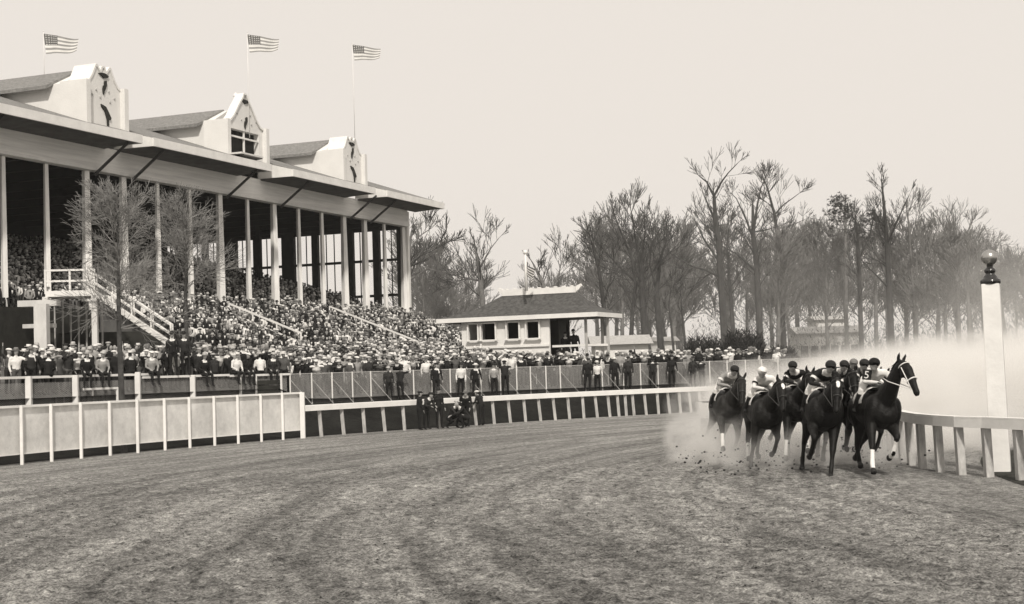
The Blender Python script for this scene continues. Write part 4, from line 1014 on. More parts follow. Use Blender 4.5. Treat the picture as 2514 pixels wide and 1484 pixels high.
tree_from('thinner dark trunk close against the tallest tree on its right', 'tree', [[(1805, 870, .26), (1797, 770, .23), (1790, 680, .18), (1785, 600, .10), (1790, 560, .05)]], 156, 12, BT, dens=.8)
tree_from('bare tree with a broad candelabra crown right of the tallest one', 'tree', [[(1868, 860, .38), (1862, 740, .33), (1857, 640, .30), (1850, 585, .26), (1848, 505, .12)],
  [(1849, 585, .15), (1832, 540, .10), (1808, 488, .05), (1795, 475, .03)], [(1851, 560, .16), (1860, 500, .11), (1868, 462, .08), (1884, 428, .04)], [(1855, 665, .15), (1810, 625, .09), (1770, 603, .05)], [(1852, 570, .10), (1880, 565, .07), (1915, 555, .04)]], 152, 13, BT, dens=.75)
tree_from('leaning bare tree whose right limb reaches out over the dust', 'tree', [[(1925, 860, .34), (1920, 740, .28), (1914, 610, .22), (1901, 525, .16), (1885, 465, .09), (1875, 440, .05)],
  [(1901, 528, .10), (1925, 502, .07), (1945, 488, .05), (1965, 473, .03)], [(1912, 605, .10), (1890, 580, .08), (1868, 565, .05)], [(1910, 580, .08), (1940, 555, .05), (1975, 540, .03)]], 158, 14, BT, dens=.75)
tree_from('slim bare tree in front of the far pines', 'tree', [[(2116, 858, .28), (2112, 760, .24), (2110, 678, .20), (2104, 560, .13), (2100, 535, .05)], [(2108, 640, .08), (2135, 580, .05), (2148, 520, .03)]], 150, 15, BT, dens=.8)
tree_from('tall straight bare tree with a needle-like top and side limbs', 'tree', [[(2190, 860, .36), (2184, 740, .31), (2178, 600, .24), (2170, 500, .15), (2164, 440, .05)],
  [(2180, 705, .13), (2155, 680, .08), (2130, 655, .05)], [(2178, 600, .12), (2200, 550, .09), (2222, 500, .05), (2232, 480, .03)], [(2177, 560, .08), (2160, 545, .06), (2148, 520, .03)]], 150, 16, BT, dens=.7)
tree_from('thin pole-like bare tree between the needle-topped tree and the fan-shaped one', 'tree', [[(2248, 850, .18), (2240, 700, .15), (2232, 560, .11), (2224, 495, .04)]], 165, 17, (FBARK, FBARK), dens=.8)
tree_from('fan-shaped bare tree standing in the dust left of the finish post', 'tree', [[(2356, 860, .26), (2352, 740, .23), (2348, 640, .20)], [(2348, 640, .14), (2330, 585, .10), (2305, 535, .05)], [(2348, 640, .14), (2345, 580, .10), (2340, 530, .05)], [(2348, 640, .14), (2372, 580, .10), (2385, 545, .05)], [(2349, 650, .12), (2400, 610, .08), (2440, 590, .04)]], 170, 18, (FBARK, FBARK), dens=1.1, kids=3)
tree_from('wide spreading bare tree right of the judges stand', 'tree', [[(1590, 872, .42), (1582, 790, .36), (1577, 715, .33), (1574, 660, .24)], [(1575, 690, .18), (1545, 620, .12), (1520, 560, .07), (1505, 515, .04)], [(1575, 680, .16), (1562, 600, .11), (1552, 530, .06), (1548, 512, .03)], [(1577, 680, .15), (1600, 600, .10), (1625, 555, .05)], [(1577, 700, .14), (1625, 640, .09), (1665, 600, .04)], [(1578, 710, .14), (1520, 655, .10), (1470, 600, .06), (1435, 565, .03)], [(1576, 640, .12), (1584, 570, .08), (1582, 535, .04)]], 140, 19, BT, dens=.9)
tree_from('bare tree with twin stems just right of the judges stand eave', 'tree', [[(1492, 874, .28), (1488, 800, .25), (1480, 730, .20), (1470, 660, .13), (1450, 590, .05)], [(1483, 740, .12), (1500, 680, .08), (1512, 620, .04)]], 130, 20, BT, dens=1.0)
tree_from('slender bare tree standing between the two broad ones by the judges stand', 'tree', [[(1548, 872, .24), (1552, 780, .20), (1560, 700, .14), (1548, 620, .06)]], 136, 21, BT, dens=.9)
tree_from('bare tree with a dark straight trunk left of the dark bushes', 'tree', [[(1625, 872, .36), (1617, 790, .32), (1612, 720, .27), (1620, 640, .15), (1640, 580, .05)], [(1613, 720, .12), (1595, 650, .08), (1600, 590, .04)]], 142, 22, BT, dens=.9)
tree_from('thin dark sapling trunk at the left edge of the dark bushes', 'tree', [[(1655, 872, .13), (1648, 800, .11), (1642, 750, .07), (1648, 700, .03)]], 138, 23, BT, dens=.8)
tree_from('short dark leaning pole of a tree beside the bushes', 'tree', [[(1684, 872, .14), (1678, 800, .12), (1672, 742, .05)]], 138, 24, BT, dens=.6, low=.6)
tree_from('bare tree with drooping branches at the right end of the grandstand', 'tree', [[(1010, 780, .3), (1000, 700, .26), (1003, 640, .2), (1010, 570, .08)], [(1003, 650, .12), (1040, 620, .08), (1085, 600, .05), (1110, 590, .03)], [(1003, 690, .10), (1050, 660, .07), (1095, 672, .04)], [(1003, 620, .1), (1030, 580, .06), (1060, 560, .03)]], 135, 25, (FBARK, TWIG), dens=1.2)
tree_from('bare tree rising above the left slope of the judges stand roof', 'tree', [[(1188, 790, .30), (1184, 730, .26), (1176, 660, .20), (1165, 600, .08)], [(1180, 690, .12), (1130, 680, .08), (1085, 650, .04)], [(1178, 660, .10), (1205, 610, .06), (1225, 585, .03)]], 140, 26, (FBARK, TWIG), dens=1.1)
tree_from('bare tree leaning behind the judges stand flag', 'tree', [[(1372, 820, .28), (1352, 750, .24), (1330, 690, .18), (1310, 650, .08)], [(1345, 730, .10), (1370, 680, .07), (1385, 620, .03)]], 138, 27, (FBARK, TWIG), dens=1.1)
# pines
def pine(label, px, ytop, ybase, Y, seed, ylow):
    rg = random.Random(seed); b = at(px, ybase, Y); tpt = at(px-2, ytop, Y); root = empty('pine_tree', Vector((b.x, Y, 1.1))); tag(root, label, 'tree')
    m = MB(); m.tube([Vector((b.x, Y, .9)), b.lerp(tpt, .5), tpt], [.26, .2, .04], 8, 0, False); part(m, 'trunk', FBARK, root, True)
    m = MB(); lo = at(px, ylow, Y).z
    for k in range(46):
        f = rg.random(); z = lo+(tpt.z-lo)*f; a = rg.uniform(0, 6.28); l = (1-f)*2.1*rg.uniform(.4, 1.1)+.5; e = Vector((b.x, Y, z))+Vector((math.cos(a), math.sin(a), rg.uniform(-.1, .35)))*l
        m.tube([Vector((b.x, Y, z)), e], [.04, .02], 3, 0, False)
        for c in range(5):
            c0_ = e+Vector((rg.gauss(0, .3), rg.gauss(0, .3), rg.gauss(0, .22)))
            for q_ in range(16):
                d_ = Vector((rg.gauss(0, 1), rg.gauss(0, 1), rg.gauss(0, .8))).normalized()*rg.uniform(.18, .36); s_ = d_.orthogonal().normalized()*.035; m.add([c0_-s_, c0_+s_, c0_+d_], [(0, 1, 2)], 1)
    part(m, 'crown', [FBARK, PINE], root)
pine('tall thin pine with a ragged tuft of foliage at its top', 2077, 483, 850, 160, 31, 575)
pine('smaller pine with sparse foliage right of the tall thin pine', 2150, 520, 850, 168, 32, 600)
# generic bare trees filling the wood
protos = []
def proto(seed, H):
    rg = random.Random(seed); tr = MB(); cr_ = MB(); lean = rg.uniform(-.05, .05)
    pts = [Vector((lean*H*f+rg.uniform(-.15, .15)*f, rg.uniform(-.2, .2)*f, H*f)) for f in (0, .25, .5, .75, 1)]; rs = [.2, .17, .13, .08, .03]
    tr.tube([Vector((0, 0, -.4))]+pts, [.27]+rs, 7, 0, False)
    for k in range(26):
        f = rg.uniform(.25, .98); s_ = f*4; i = min(3, int(s_)); p = pts[i].lerp(pts[i+1], s_-i); a = rg.uniform(0, 6.28); d_ = Vector((math.cos(a), math.sin(a), rg.uniform(.5, 1.6))).normalized()
        twigs(cr_, p, d_, H*.16*(1.25-f*.5), .05*(1.2-f), 3, rg, .55, tmin=.018, kids=3)
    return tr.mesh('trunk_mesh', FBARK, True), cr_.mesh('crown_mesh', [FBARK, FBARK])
for sd, H in ((1, 11), (2, 12), (3, 10), (4, 12.5), (5, 11), (6, 10)): protos.append((*proto(sd, H), H))
rg = random.Random(77); thin = random.Random(5)
topline = [(990, 580), (1080, 585), (1140, 635), (1180, 615), (1250, 650), (1320, 665), (1390, 630), (1440, 575), (1530, 545), (1620, 560), (1700, 570), (1800, 570), (1960, 560), (2060, 560), (2150, 555), (2260, 550), (2380, 555), (2450, 600), (2600, 640)]
def top_at(x):
    for (a, ya), (b, yb) in zip(topline[:-1], topline[1:]):
        if a <= x <= b: return ya+(yb-ya)*(x-a)/(b-a)
    return 600
WLAB = [(1100, 'bare grey tree in the wood just right of the grandstand'), (1230, 'bare grey tree in the wood above the judges stand left slope'), (1460, 'bare grey tree in the wood above the judges stand ridge and right slope'), (1700, 'bare grey tree in the wood behind the wide spreading tree'), (1900, 'bare grey tree in the wood behind the tallest forked tree'), (2080, 'bare grey tree in the wood right of the candelabra tree'), (2230, 'bare grey tree in the wood around the pines'), (2410, 'faded grey tree in the wood just left of the finish post'), (3000, 'faded grey tree in the wood right of the finish post')]
wood = []
for i in range(92):
    x = 990+i*17.3+rg.uniform(-9, 9); Y = rg.uniform(150, 215); tm, cm, H = protos[i % 6]
    y = top_at(x)+rg.uniform(-8, 75)
    if thin.random() < (.75 if x < 1420 else .38): continue
    tz = at(x, y, Y).z; b = at(x, 870, Y); s_ = (tz-1.1)/H
    root = empty('wood_tree', Vector((b.x, Y, 1.1)), rg.uniform(0, 6.28)); root.scale = (s_*rg.uniform(.9, 1.3),)*2+(s_,)
    lab = next(l for lim, l in WLAB if x < lim); wood.append((x, lab, root)); tag(root, lab, 'tree', 'bare trees of the wood behind the track')
    for nm, me in (('trunk', tm), ('crown', cm)):
        c = bpy.data.objects.new(nm, me); col.objects.link(c); c.parent = root
ORD = ['first', 'second', 'third', 'fourth', 'fifth', 'sixth', 'seventh', 'eighth', 'ninth', 'tenth', 'eleventh', 'twelfth', 'thirteenth']
for _, l_ in WLAB:
    q_ = sorted((w_[0], w_[2].name) for w_ in wood if w_[1] == l_)
    for n_, (x_, nm) in enumerate(q_): bpy.data.objects[nm]['label'] = l_ if len(q_) == 1 else f"{ORD[n_]} from left, "+l_.replace(' in the wood', '')
# undergrowth masses
def brush(name, boxes, label, m_, n, hmin=.8, th=.03):
    r = np.random.RandomState(4); V = []; 
    for (xa, xb, Ya, Yb, h, z0) in boxes:
        k = int(n*(xb-xa)/100)
        for _ in range(k):
            Y = r.uniform(Ya, Yb); px = r.uniform(xa, xb); b = at(px, 880, Y); e = 4*(px-xa)*(xb-px)/(xb-xa)**2; hh = h*r.uniform(.25, 1)*(.35+.65*min(1, e*1.4))
            zz = z0+hh*r.uniform(0, .8); d = np.array([r.normal(0, .35), r.normal(0, .35), r.uniform(.1, .7)])*min(hh*.4, .75); s = np.array([r.normal(), r.normal(), 0])*th
            p = np.array([b.x, Y, zz]); V += [p-s, p+s, p+d+s*.4, p+d-s*.4]
    V = np.array(V); FQ = np.arange(len(V)).reshape(-1, 4); me = np_mesh(name, V, FQ, np.zeros(len(FQ)), [m_]); return link(name, me)
for i, (xa, xb, h, lab) in enumerate(((1668, 1790, 2.9, 'dark dense leafless bush left of the tallest tree trunk'), (1760, 1895, 3.3, 'dark dense leafless bush right of the tallest tree trunk'), (1880, 1965, 2.0, 'low dark bush at the right end of the bushes'))):
    o = brush('bush', [(xa, xb, 120, 126, h*1.55, 1.0)], lab, BUSH, 16000, th=.028); tag(o, lab, 'bush')
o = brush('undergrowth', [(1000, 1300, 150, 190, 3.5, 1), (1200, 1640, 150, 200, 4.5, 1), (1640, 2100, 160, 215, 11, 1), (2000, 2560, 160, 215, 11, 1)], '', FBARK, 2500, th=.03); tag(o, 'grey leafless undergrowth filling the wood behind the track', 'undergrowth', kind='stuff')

# saplings in front of the grandstand
BTP = (PBARK, PTWIG)
def sapling(label, trunk, Y, seed, zg, xr, ntw):
    rg = random.Random(seed); b = at(trunk[0][0], trunk[0][1], Y); root = empty('sapling', Vector((b.x, Y, zg))); tag(root, label, 'tree')
    pts = [at(x, y, Y) for x, y, r in trunk]; rs = [r for x, y, r in trunk]; m = MB(); m.tube([Vector((pts[0].x, Y, zg-.1))]+pts, [rs[0]*1.2]+rs, 8, 0, False); part(m, 'trunk', PBARK, root, True)
    m = MB()
    for k in range(ntw):
        f = rg.uniform(.40, 1)**1.1; s_ = f*(len(pts)-1); i = min(len(pts)-2, int(s_)); p = pts[i].lerp(pts[i+1], s_-i); a = rg.uniform(0, 6.28)
        d_ = Vector((math.cos(a), math.sin(a), rg.uniform(.1, 1.0))).normalized(); twigs(m, p, d_, xr*rg.uniform(.4, 1.0)*(1.3-f*.95), .022, 3, rg, .62, tmin=.0055, kids=3, mi=1, upb=.08)
    part(m, 'crown', [PBARK, PTWIG], root)
sapling('tall bare sapling rising behind the canvas screen fence at the left', [(305, 1106, .11), (300, 1000, .10), (296, 900, .095), (292, 800, .08), (291, 700, .065), (290, 600, .04), (288, 520, .02), (287, 475, .008)], 48.6, 41, 0, 1.6, 64)
sapling('bushy bare sapling right of the tall one, in front of the seating', [(462, 915, .10), (458, 820, .09), (455, 720, .07), (458, 640, .05), (450, 560, .025), (445, 505, .008)], 60.5, 42, 1.0, 2.0, 58)

# ------------------------------------------------------------------ horses and jockeys
FORE = {'stance': [(.42, .90), (.46, .50), (.40, .18), (.46, .03)], 'reach': [(.56, .94), (.88, .68), (1.12, .40), (1.22, .30)], 'fold': [(.54, .92), (.86, .74), (.72, .42), (.58, .36)],
        'fold2': [(.50, .90), (.78, .62), (.62, .30), (.48, .28)], 'push': [(.38, .92), (.20, .54), (-.02, .24), (-.08, .12)], 'land': [(.50, .92), (.70, .52), (.82, .18), (.92, .05)]}
HIND = {'drive': [(-.42, .88), (-.64, .52), (-.52, .17), (-.44, .04)], 'back': [(-.55, .90), (-.98, .66), (-1.18, .42), (-1.28, .34)], 'under': [(-.30, .90), (-.36, .54), (-.12, .24), (-.02, .16)], 'swing': [(-.36, .90), (-.56, .58), (-.50, .26), (-.36, .22)]}
def horse_mesh(name, fl, fr, hl, hr, coat, socks=(), blaze=False, headyaw=0, neckup=0, spread=1.0, vox=.021):
    m = MB(); t = m.tube
    t([(-1.0, 0, 1.34), (-.92, 0, 1.33), (-.72, 0, 1.31), (-.45, 0, 1.28), (-.1, 0, 1.22), (.22, 0, 1.19), (.48, 0, 1.20), (.66, 0, 1.24), (.76, 0, 1.26)],
      [(.08, .10), (.20, .20), (.29, .28), (.30, .30), (.32, .33), (.325, .36), (.315, .35), (.25, .29), (.13, .18)], 18)
    m.ell((-.05, 0, 1.50), (.30, .10, .11), 12, 8); m.ell((.30, 0, 1.50), (.28, .10, .12), 12, 8)
    for s_ in (-1, 1):
        m.ell((-.66, .15*s_, 1.22), (.24, .15, .28), 12, 8); m.ell((.50, .22*s_, 1.20), (.20, .12, .29), 12, 8); m.ell((.66, .10*s_, 1.16), (.11, .13, .20), 10, 8)
    def H(x, z, y=0):
        z += neckup*max(0, (x-.5))*.55 if x < 1.3 else neckup*.40
        return Vector((x, y, z))
    N_ = [(.46, 1.34, .21, .27), (.68, 1.47, .165, .24), (.88, 1.61, .125, .19), (1.06, 1.75, .090, .15), (1.17, 1.84, .076, .115)]
    t([H(a, b) for a, b, _, _ in N_], [(c, d) for _, _, c, d in N_], 14)
    poll = H(1.17, 1.86); RY = Matrix.Rotation(headyaw, 3, 'Z')
    def HP(v): return poll+RY@Vector(v)
    hp = [(-.02, 0, .02), (.07, 0, -.02), (.18, 0, -.12), (.30, 0, -.27), (.40, 0, -.42), (.46, 0, -.52), (.475, 0, -.565)]
    t([HP(p) for p in hp], [(.065, .07), (.088, .105), (.095, .125), (.070, .092), (.052, .066), (.056, .066), (.035, .04)], 14)
    for s_ in (-1, 1):
        m.ell(HP((.12, .055*s_, -.17)), (.075, .035, .10), 10, 8); m.ell(HP((.20, .083*s_, -.09)), (.025, .018, .022), 8, 6); m.ell(HP((.455, .038*s_, -.50)), (.022, .02, .022), 8, 6)
        t([HP((-.0, .055*s_, .04)), HP((.0, .075*s_, .11)), HP((.02, .085*s_, .17)), HP((.03, .085*s_, .215))], [.030, .036, .026, .008], 8)
    legs = {}
    for key, ps, y0, isf in (('fl', FORE[fl], .20, 1), ('fr', FORE[fr], -.20, 1), ('hl', HIND[hl], .14, 0), ('hr', HIND[hr], -.14, 0)):
        sy = 1 if y0 > 0 else -1
        a = Vector((.48, y0, 1.15)) if isf else Vector((-.66, y0, 1.22)); P_ = [a]+[Vector((x, y0*(1-.06*i*spread)+sy*.01*i, z)) for i, (x, z) in enumerate(ps)]
        legs[key] = P_
        e, k, f, h = P_[1:]
        if isf: t([a, e, e.lerp(k, .55), k-(k-e)*.03, k+(f-k)*.06, k.lerp(f, .4), f, f.lerp(h, .6)], [(.13, .16), (.115, .13), (.076, .085), (.064, .068), (.056, .06), .042, .050, .042], 12)
        else: t([a, e, e.lerp(k, .5), k, k.lerp(f, .15), k.lerp(f, .5), f, f.lerp(h, .6)], [(.15, .20), (.125, .15), (.080, .090), (.052, .072), (.046, .055), .040, .048, .040], 12)
        d = (h-f).normalized(); t([f.lerp(h, .55), h, h+d*.045], [(.045, .048), (.058, .064), (.062, .068)], 10)
    segs = []
    for key, P_ in legs.items():
        e, k, f, h = P_[1:]
        segs.append((1, h-(h-f)*.1, h+(h-f)*.35, .065))
        if key in socks: segs.append((2, k.lerp(f, .35), f.lerp(h, .35), .062))
    def ch(c):
        r = np.zeros(len(c))
        for mi, a, b, w_ in segs: r[segdist(c, a, b) < w_] = mi
        if blaze:
            q = c-np.array(poll); inv = np.array(RY.transposed()); q = q@inv.T
            ax_ = q[:, 0]*.62-q[:, 2]*.78; nrm = q[:, 0]*.78+q[:, 2]*.62
            w_ = .035 if blaze == 1 else .028
            w_ = w_*np.clip(1.35-np.abs(ax_-.17)/.09, 0, 1.1) if blaze == 1 else w_
            r[(np.abs(q[:, 1]) < w_) & (ax_ > (.10)) & (ax_ < (.26 if blaze == 1 else .62)) & (nrm > .04)] = 2
        return r
    me = remesh(m, name, vox, [coat, HOOF, SOCK], ch, 3)
    return me, poll, HP, H, legs
JJ = dict(pelvis=(-.40, 0, 1.86), chest=(-.04, 0, 1.93), neck=(.18, 0, 1.98), head=(.33, 0, 2.07), shL=(.07, .19, 1.95), shR=(.07, -.19, 1.95), elL=(.18, .31, 1.72), elR=(.18, -.31, 1.72), wrL=(.48, .14, 1.72), wrR=(.48, -.14, 1.72),
          hpL=(-.40, .12, 1.82), hpR=(-.40, -.12, 1.82), knL=(.04, .31, 1.56), knR=(.04, -.31, 1.56), anL=(-.22, .33, 1.20), anR=(-.22, -.33, 1.20), toL=(-.06, .36, 1.16), toR=(-.06, -.36, 1.16), boots=True, face=(1, 0, -.12), hand=(0, 0, -.1))
def mk(v): return {k: (tuple(x) if isinstance(x, tuple) else x) for k, x in v.items()}
J_A = mk(JJ); J_B = mk(JJ); J_B.update(chest=(-.04, -.06, 1.92), neck=(.16, -.13, 1.97), head=(.30, -.20, 2.05), shL=(.07, .13, 1.97), shR=(.07, -.25, 1.91))
JM = [(body(j, name='jockey_body', vox=.02, fingers=True), j) for j in (J_A, J_B)]
def ang(a): return a
def horse(label, px, Y, yaw, fl, fr, hl, hr, coat_v, jlab, silk, cap, socks=(), blaze=0, headyaw=0, neckup=0, scl=1.04, lift_=0, cross=False, jm=0, num=False, mane=True, z=0, jz=0, cloth='white', roll=10, pitch=2):
    cm = mat('horse_coat', coat_v*.7, .5, .5, 4, .35, 24, tint=(1, .97, .9), spec=.16)
    me, poll, HP, H, legs = horse_mesh('horse_body', fl, fr, hl, hr, cm, socks, blaze, headyaw, neckup)
    x = ground_x(px, Y, 1.0); heading = R(-90+yaw)          # yaw>0 turns the head towards image right
    o = bpy.data.objects.new('racehorse', me); col.objects.link(o); o.location = (x, Y, lift_); o.rotation_euler = (R(-roll), R(pitch), heading); o.scale = (scl,)*3
    tag(o, label, 'horse', 'racehorses galloping in the bunch' if z == 0 else None)
    m = MB(); m.tube([(-.98, 0, 1.42), (-1.15, 0, 1.46), (-1.40, .03, 1.34), (-1.62, .05, 1.12), (-1.75, .04, .95)], [(.04, .04), (.05, .06), (.07, .10), (.06, .09), (.01, .02)], 8); m.build('tail', MANE, o, True)
    m = MB(); rg = random.Random(int(px))
    for i in range(40):
        f = i/39; p = H(.44+.70*f, 1.55+.40*f)+Vector((-.04, 0, .02)); sd = -1; q = p+Vector((rg.uniform(-.10, 0), sd*rg.uniform(.05, .10), rg.uniform(-.17, -.08)))
        m.tube([p+Vector((.03, 0, -.03)), p+Vector((-.02, sd*.02, .0)), q], [.022, .018, .006], 4)
    for i in range(6): m.tube([HP((.0, (i-2.5)*.012, .06)), HP((.09, (i-2.5)*.016, .02)), HP((.16, (i-2.5)*.02, -.06))], [.014, .012, .003], 4)
    m.build('mane', MANE, o, True)
    m = MB()                                               # bridle straps follow the head section
    def strap(ax0, r1, r2, w_=.011):
        c = HP(ax0); d = (RY_ @ Vector((.62, 0, -.78))); u = RY_ @ Vector((0, 1, 0)); v = d.cross(u); n = 16; pts = [c+u*(math.cos(2*math.pi*k/n)*r1)+v*(math.sin(2*math.pi*k/n)*r2) for k in range(n+1)]; m.tube(pts, [w_]*(n+1), 5, 0, False)
    RY_ = Matrix.Rotation(headyaw, 3, 'Z')
    strap((.31, 0, -.29), .078, .098, .013); strap((.09, 0, -.03), .092, .112)
    for s_ in (-1, 1):
        m.tube([HP((.11, .095*s_, -.07)), HP((.27, .090*s_, -.28)), HP((.38, .066*s_, -.46))], [.010]*3, 5); w0 = Vector((.60, .10*s_, 1.80)); m.tube([HP((.38, .068*s_, -.46)), HP((.0, .20*s_, -.38)).lerp(w0, .35), w0], [.009]*3, 5)
    m.build('bridle', SOCK if cross else LEATH, o, True)
    m = MB(); m.tube([(-.42, 0, 1.40), (-.30, 0, 1.40), (0.0, 0, 1.38), (.12, 0, 1.37)], [(.31, .27), (.315, .27), (.315, .30), (.31, .30)], 16, 0, False)
    m.v = [p for p in m.v]; keep = [f for f in m.f if min(m.v[i][2] for i in f) > 1.18]; m.f = keep; m.m = [0]*len(keep); m.build('saddle_cloth', CLO[cloth], o, True)
    m = MB(); m.ell((-.14, 0, 1.64), (.26, .15, .06), 12, 6); m.ell((.08, 0, 1.70), (.06, .10, .06), 8, 6); m.build('saddle', LEATH, o, True)
    # jockey
    if jlab:
        mj, J = JM[jm]
        jo = bpy.data.objects.new('person', mj); col.objects.link(jo); jo.matrix_world = o.matrix_world if False else Matrix.LocRotScale(o.location+Vector((0, 0, jz)), o.rotation_euler, o.scale)
        ms = [silk, CLO['white'], SKIN, CLO['black'], CLO['white'], HAIR]
        for i, m_ in enumerate(ms): jo.material_slots[i].link = 'OBJECT'; jo.material_slots[i].material = m_
        h = bpy.data.objects.new('jockey_cap', HM['jockey cap']); col.objects.link(h); h.parent = jo; h.location = Vector(J['head'])+Vector((0, 0, .05)); h.scale = (1.08,)*3; h.material_slots[0].link = 'OBJECT'; h.material_slots[0].material = cap
        tag(jo, jlab, 'jockey', 'jockeys crouched on the racehorses' if z == 0 else None)
        for s2, k_ in (('L', 1), ('R', -1)):
            a = Vector(J['sh'+s2]).lerp(Vector(J['el'+s2]), .45); b = Vector(J['sh'+s2]).lerp(Vector(J['el'+s2]), .62); m = MB(); m.tube([a, b], [.069, .064], 12, 0, False); m.build('sleeve_band', CLO['black'] if silk == CLO['white'] else CLO['white'], jo, True)
        if num:
            cu = bpy.data.curves.new('n', 'FONT'); cu.body = '5'; cu.size = .20; cu.extrude = .004; to = bpy.data.objects.new('n', cu); col.objects.link(to)
            dg = bpy.context.evaluated_depsgraph_get(); me5 = bpy.data.meshes.new_from_object(to.evaluated_get(dg)); bpy.data.objects.remove(to); me5.materials.clear(); me5.materials.append(CLO['white'])
            pm = MB(); pm.box((0, 0, 0), (.012, .17, .19)); pl_ = pm.build('number_patch', CLO['black'], jo); pl_.location = (.22, -.29, 1.86); pl_.rotation_euler = (0, 0, R(-25))
            n5 = bpy.data.objects.new('number', me5); col.objects.link(n5); n5.parent = pl_; n5.rotation_euler = (R(90), 0, R(90)); n5.location = (.012, -.055, -.07)
    return o
WHT = CLO['white']; BLK = CLO['black']; GRYS = CLO['grey']; PAL = CLO['pale grey']
horse('dark racehorse at the left end of the bunch with one white front bandage', 1762, 35.2, 3, 'fold2', 'reach', 'swing', 'back', .030, 'jockey with dark cap and pale sleeves on the leftmost horse', PAL, HATM['dark'], ('fr',), 0, 0, .1, 1.02, .08)
horse('racehorse with a bright star on its forehead, second from the left', 1848, 32.8, 4, 'fold', 'stance', 'swing', 'under', .018, 'jockey in white cap and white silks second from the left', WHT, WHT, ('hr',), 1, .05, .05, 1.02, .02, jm=1)
horse('dark racehorse with white front bandages, half hidden third from the left', 1925, 34.2, 1, 'reach', 'land', 'drive', 'back', .012, 'jockey in black cap and white-banded dark sleeves third from the left', BLK, HATM['dark'], ('fl', 'fr'), 0, 0, .2, 1.03, .10, jm=1)
horse('black racehorse with a small star galloping at the front centre of the bunch', 1990, 30.6, -3, 'land', 'fold', 'back', 'drive', .011, 'jockey in dark silks hidden behind the star-marked black horse at centre', BLK, HATM['dark'], (), 1, .0, -.05, 1.08, .0)
horse('black racehorse whose head shows just right of the centre horse', 2028, 33.2, -1, 'fold', 'stance', 'swing', 'drive', .010, 'jockey in black behind the centre pair of horses', BLK, HATM['dark'], (), 0, .15, .25, 1.03, .10)
horse('dark racehorse at the back of the bunch with a narrow blaze', 2058, 36.6, -5, 'reach', 'fold2', 'swing', 'back', .020, 'rearmost jockey with grey sleeves between the right-hand horses', GRYS, HATM['grey'], (), 2, 0, .05, 1.02, .15)
horse('black racehorse with one white bandage, second from the right', 2098, 32, 1, 'fold', 'fold2', 'drive', 'swing', .010, 'jockey in round black cap and grey silks second from the right', GRYS, HATM['dark'], ('fr',), 0, .1, .05, 1.02, .12, jm=1)
horse('leading racehorse at the right with white bandages and pale bridle, head turned right', 2124, 29.8, 5, 'fold', 'land', 'back', 'under', .012, 'leading jockey in white silks with a number patch at the right of the bunch', WHT, BLK, ('fl', 'fr'), 0, .50, .5, 1.07, .0, pitch=-3, cross=True, num=True, jm=1)
horse('faint distant horse half lost in the dust right of the bunch', 2247, 62, 4, 'fold', 'reach', 'swing', 'back', .05, 'faint distant rider in the dust right of the bunch', WHT, HATM['grey'], (), 0, 0, 0, 1.0, .0, z=1)

# far pale houses beyond the wood
def house(label, xl, xr, ybot, ytop, Y, yr, wm, nwin=4):
    a = at(xl, ybot, Y); b = at(xr, ybot, Y); z1 = at((xl+xr)/2, ytop, Y).z; zr = at((xl+xr)/2, yr, Y).z; w_ = (b-a).length; c = (a+b)/2; z0 = .8
    root = empty('house', Vector((c.x, Y+3, z0))); tag(root, label, 'house')
    m = MB(); m.box((c.x, Y+3, (z0+z1)/2), (w_, 6, z1-z0)); part(m, 'wall', wm, root)
    m = MB()
    m.prism([(c.x-w_/2-.4, Y-.5, z1), (c.x-w_/2-.4, Y+6.5, z1), (c.x-w_/2-.4, Y+3, zr)], Vector((w_+.8, 0, 0))); part(m, 'roof', GREYW, root)
    for i in range(nwin):
        m = MB(); m.box((c.x-w_/2+w_*(i+.5)/nwin, Y-.02, (z0+z1)/2+.2), (.9, .06, 1.4)); part(m, 'window', CLO['grey'], root)
house('low white house seen faintly through the tree trunks and dust', 1963, 2112, 866, 818, 176, 800, ST, 6)
house('upper white house block standing above the low white one', 2008, 2078, 866, 785, 186, 774, ST, 3)
house('pale shed roof behind the judges stand porch', 1462, 1592, 866, 846, 118, 822, ST, 3)
house('small pale building between the bare trunks right of the judges stand', 1600, 1660, 868, 838, 150, 826, ST, 2)

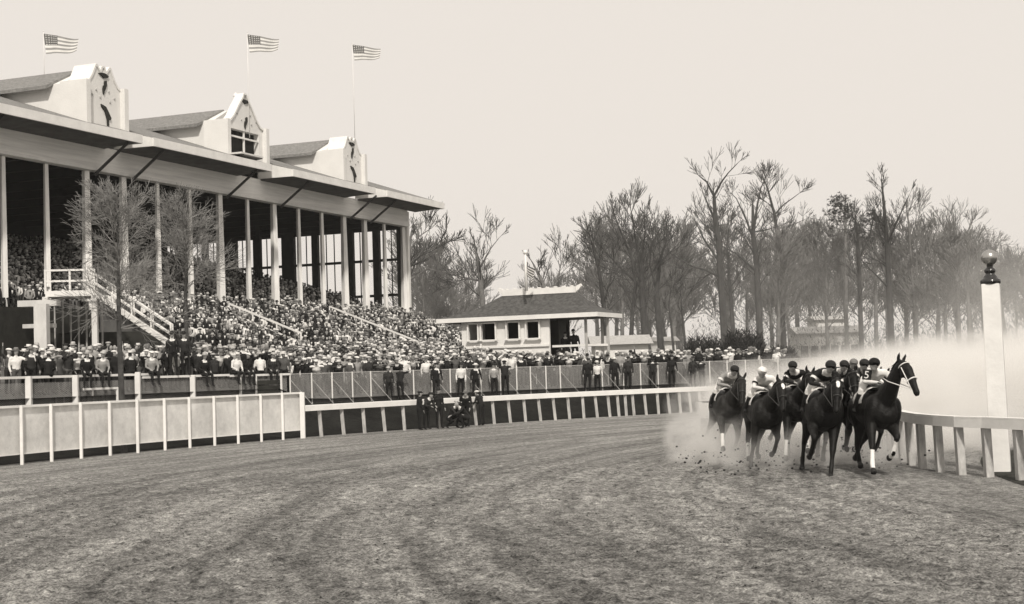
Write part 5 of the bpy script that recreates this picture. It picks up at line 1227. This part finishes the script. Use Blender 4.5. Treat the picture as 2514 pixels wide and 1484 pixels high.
# ------------------------------------------------------------------ dust and haze
def dustmat(name, dens, nscale, lo, hi, col_=(.90, .89, .87), zpow=1.0, edge=.35):
    m = bpy.data.materials.new(name); m.use_nodes = True; nt = m.node_tree; nt.nodes.clear()
    out = nt.nodes.new('ShaderNodeOutputMaterial'); pv_ = nt.nodes.new('ShaderNodeVolumePrincipled'); pv_.inputs['Color'].default_value = (*col_, 1); pv_.inputs['Anisotropy'].default_value = .0
    L(m, pv_.outputs[0], out.inputs['Volume']); tc = N(m, 'ShaderNodeTexCoord'); g = N(m, 'ShaderNodeNewGeometry')
    nz = noise(m, g.outputs['Position'], nscale, 3, .55, .3); f = rngmap(m, nz, lo, hi, 0, 1)
    s = N(m, 'ShaderNodeSeparateXYZ'); L(m, tc.outputs['Generated'], s.inputs[0])
    vm = N(m, 'ShaderNodeVectorMath', operation='SUBTRACT'); vm.inputs[1].default_value = (.5, .5, .0); L(m, tc.outputs['Generated'], vm.inputs[0])
    vs_ = N(m, 'ShaderNodeVectorMath', operation='MULTIPLY'); vs_.inputs[1].default_value = (2, 2, 1); L(m, vm.outputs[0], vs_.inputs[0]); sx = N(m, 'ShaderNodeSeparateXYZ'); L(m, vs_.outputs[0], sx.inputs[0])
    q4 = [mul(m, mul(m, sx.outputs[i_], 2, 'POWER') if False else mul(m, sx.outputs[i_], sx.outputs[i_]), 2, 'POWER') for i_ in range(3)]; ln_ = mul(m, mul(m, mul(m, q4[0], q4[1], 'ADD'), q4[2], 'ADD'), .25, 'POWER')
    big = noise(m, g.outputs['Position'], nscale*1.7, 4, .6, .5)
    dd_ = mul(m, ln_, mul(m, mul(m, big, .5, 'SUBTRACT'), 2.3), 'ADD')
    e = rngmap(m, dd_, 1-edge, 1.0, 1, 0); e = mul(m, e, rngmap(m, ln_, .86, .98, 1, 0)); e = mul(m, e, rngmap(m, sx.outputs[2], .25, 1.0, 1, .05))
    L(m, mul(m, mul(m, f, e), dens), pv_.inputs['Density']); return m
def cloud(name, c, d, dens, label, nscale=.25, lo=.25, hi=.6, edge=.6, rz=0):
    m = MB(); m.box((0, 0, d[2]/2), d); o = m.build(name, dustmat(name+'_volume', dens, nscale, lo, hi, edge=edge)); o.location = c; o.rotation_euler = (0, 0, rz); tag(o, label, 'dust', kind='stuff'); return o
cloud('dust_cloud', (38, 61, 0.05), (54, 38, 3.9), .9, 'thick pale dust cloud hanging behind the galloping horses', .22, .15, .45, .4)
cloud('thin_dust', (50, 66, 0.05), (80, 52, 9.5), .05, 'thin veil of dust drifting up in front of the wood at the right', .12, .3, .6, .7)
cloud('smoky_air', (32, 141, 1.0), (190, 36, 21), .007, 'light smoky air drifting in front of the wood', .06, .25, .65, .3)
cloud('trailing_dust', (18.5, 46.0, 0.03), (28, 19, 2.9), 1.6, 'dense white dust rising close behind the leading horses', .35, .15, .45, .35)
cloud('ground_dust', (9.2, 38.2, 0.03), (8.2, 6.6, 1.35), 2.2, 'low pale dust along the ground behind the legs of the horses', .8, .2, .5, .5)
cloud('kicked_dust', (4.75, 34.9, 0.02), (2.7, 3.2, 1.4), 4.2, 'burst of kicked up dust at the hooves of the leftmost horse', 1.5, .40, .62, .9)
cloud('hoof_dust', (6.9, 33.3, 0.02), (5.6, 5.0, 1.0), 1.2, 'low dust among the hooves of the bunch', 1.4, .34, .62, .8)
# flying clods
m = MB(); rg = random.Random(3)
for i in range(240):
    cx_ = rg.choice([4.2, 4.6, 5.6, 6.6, 7.6, 8.0]); p = Vector((cx_+rg.gauss(0, .45), rg.uniform(30, 35), abs(rg.gauss(0, .28)))); r_ = rg.uniform(.01, .035); m.ell(p, (r_, r_*.8, r_*.7), 5, 3)
tag(m.build('flying_clods', HOOF), 'clods of dirt thrown up by the hooves', 'soil', kind='stuff')
hz = MB(); hz.box((0, 150, 18), (420, 330, 39)); hm = bpy.data.materials.new('haze_air'); hm.use_nodes = True; hm.node_tree.nodes.clear()
ho = hm.node_tree.nodes.new('ShaderNodeOutputMaterial'); hv = hm.node_tree.nodes.new('ShaderNodeVolumePrincipled'); hv.inputs['Density'].default_value = .0002; hv.inputs['Color'].default_value = (.96, .95, .93, 1); hm.node_tree.links.new(hv.outputs[0], ho.inputs['Volume'])
tag(hz.build('haze', hm), 'pale haze in the air', 'haze', kind='stuff')
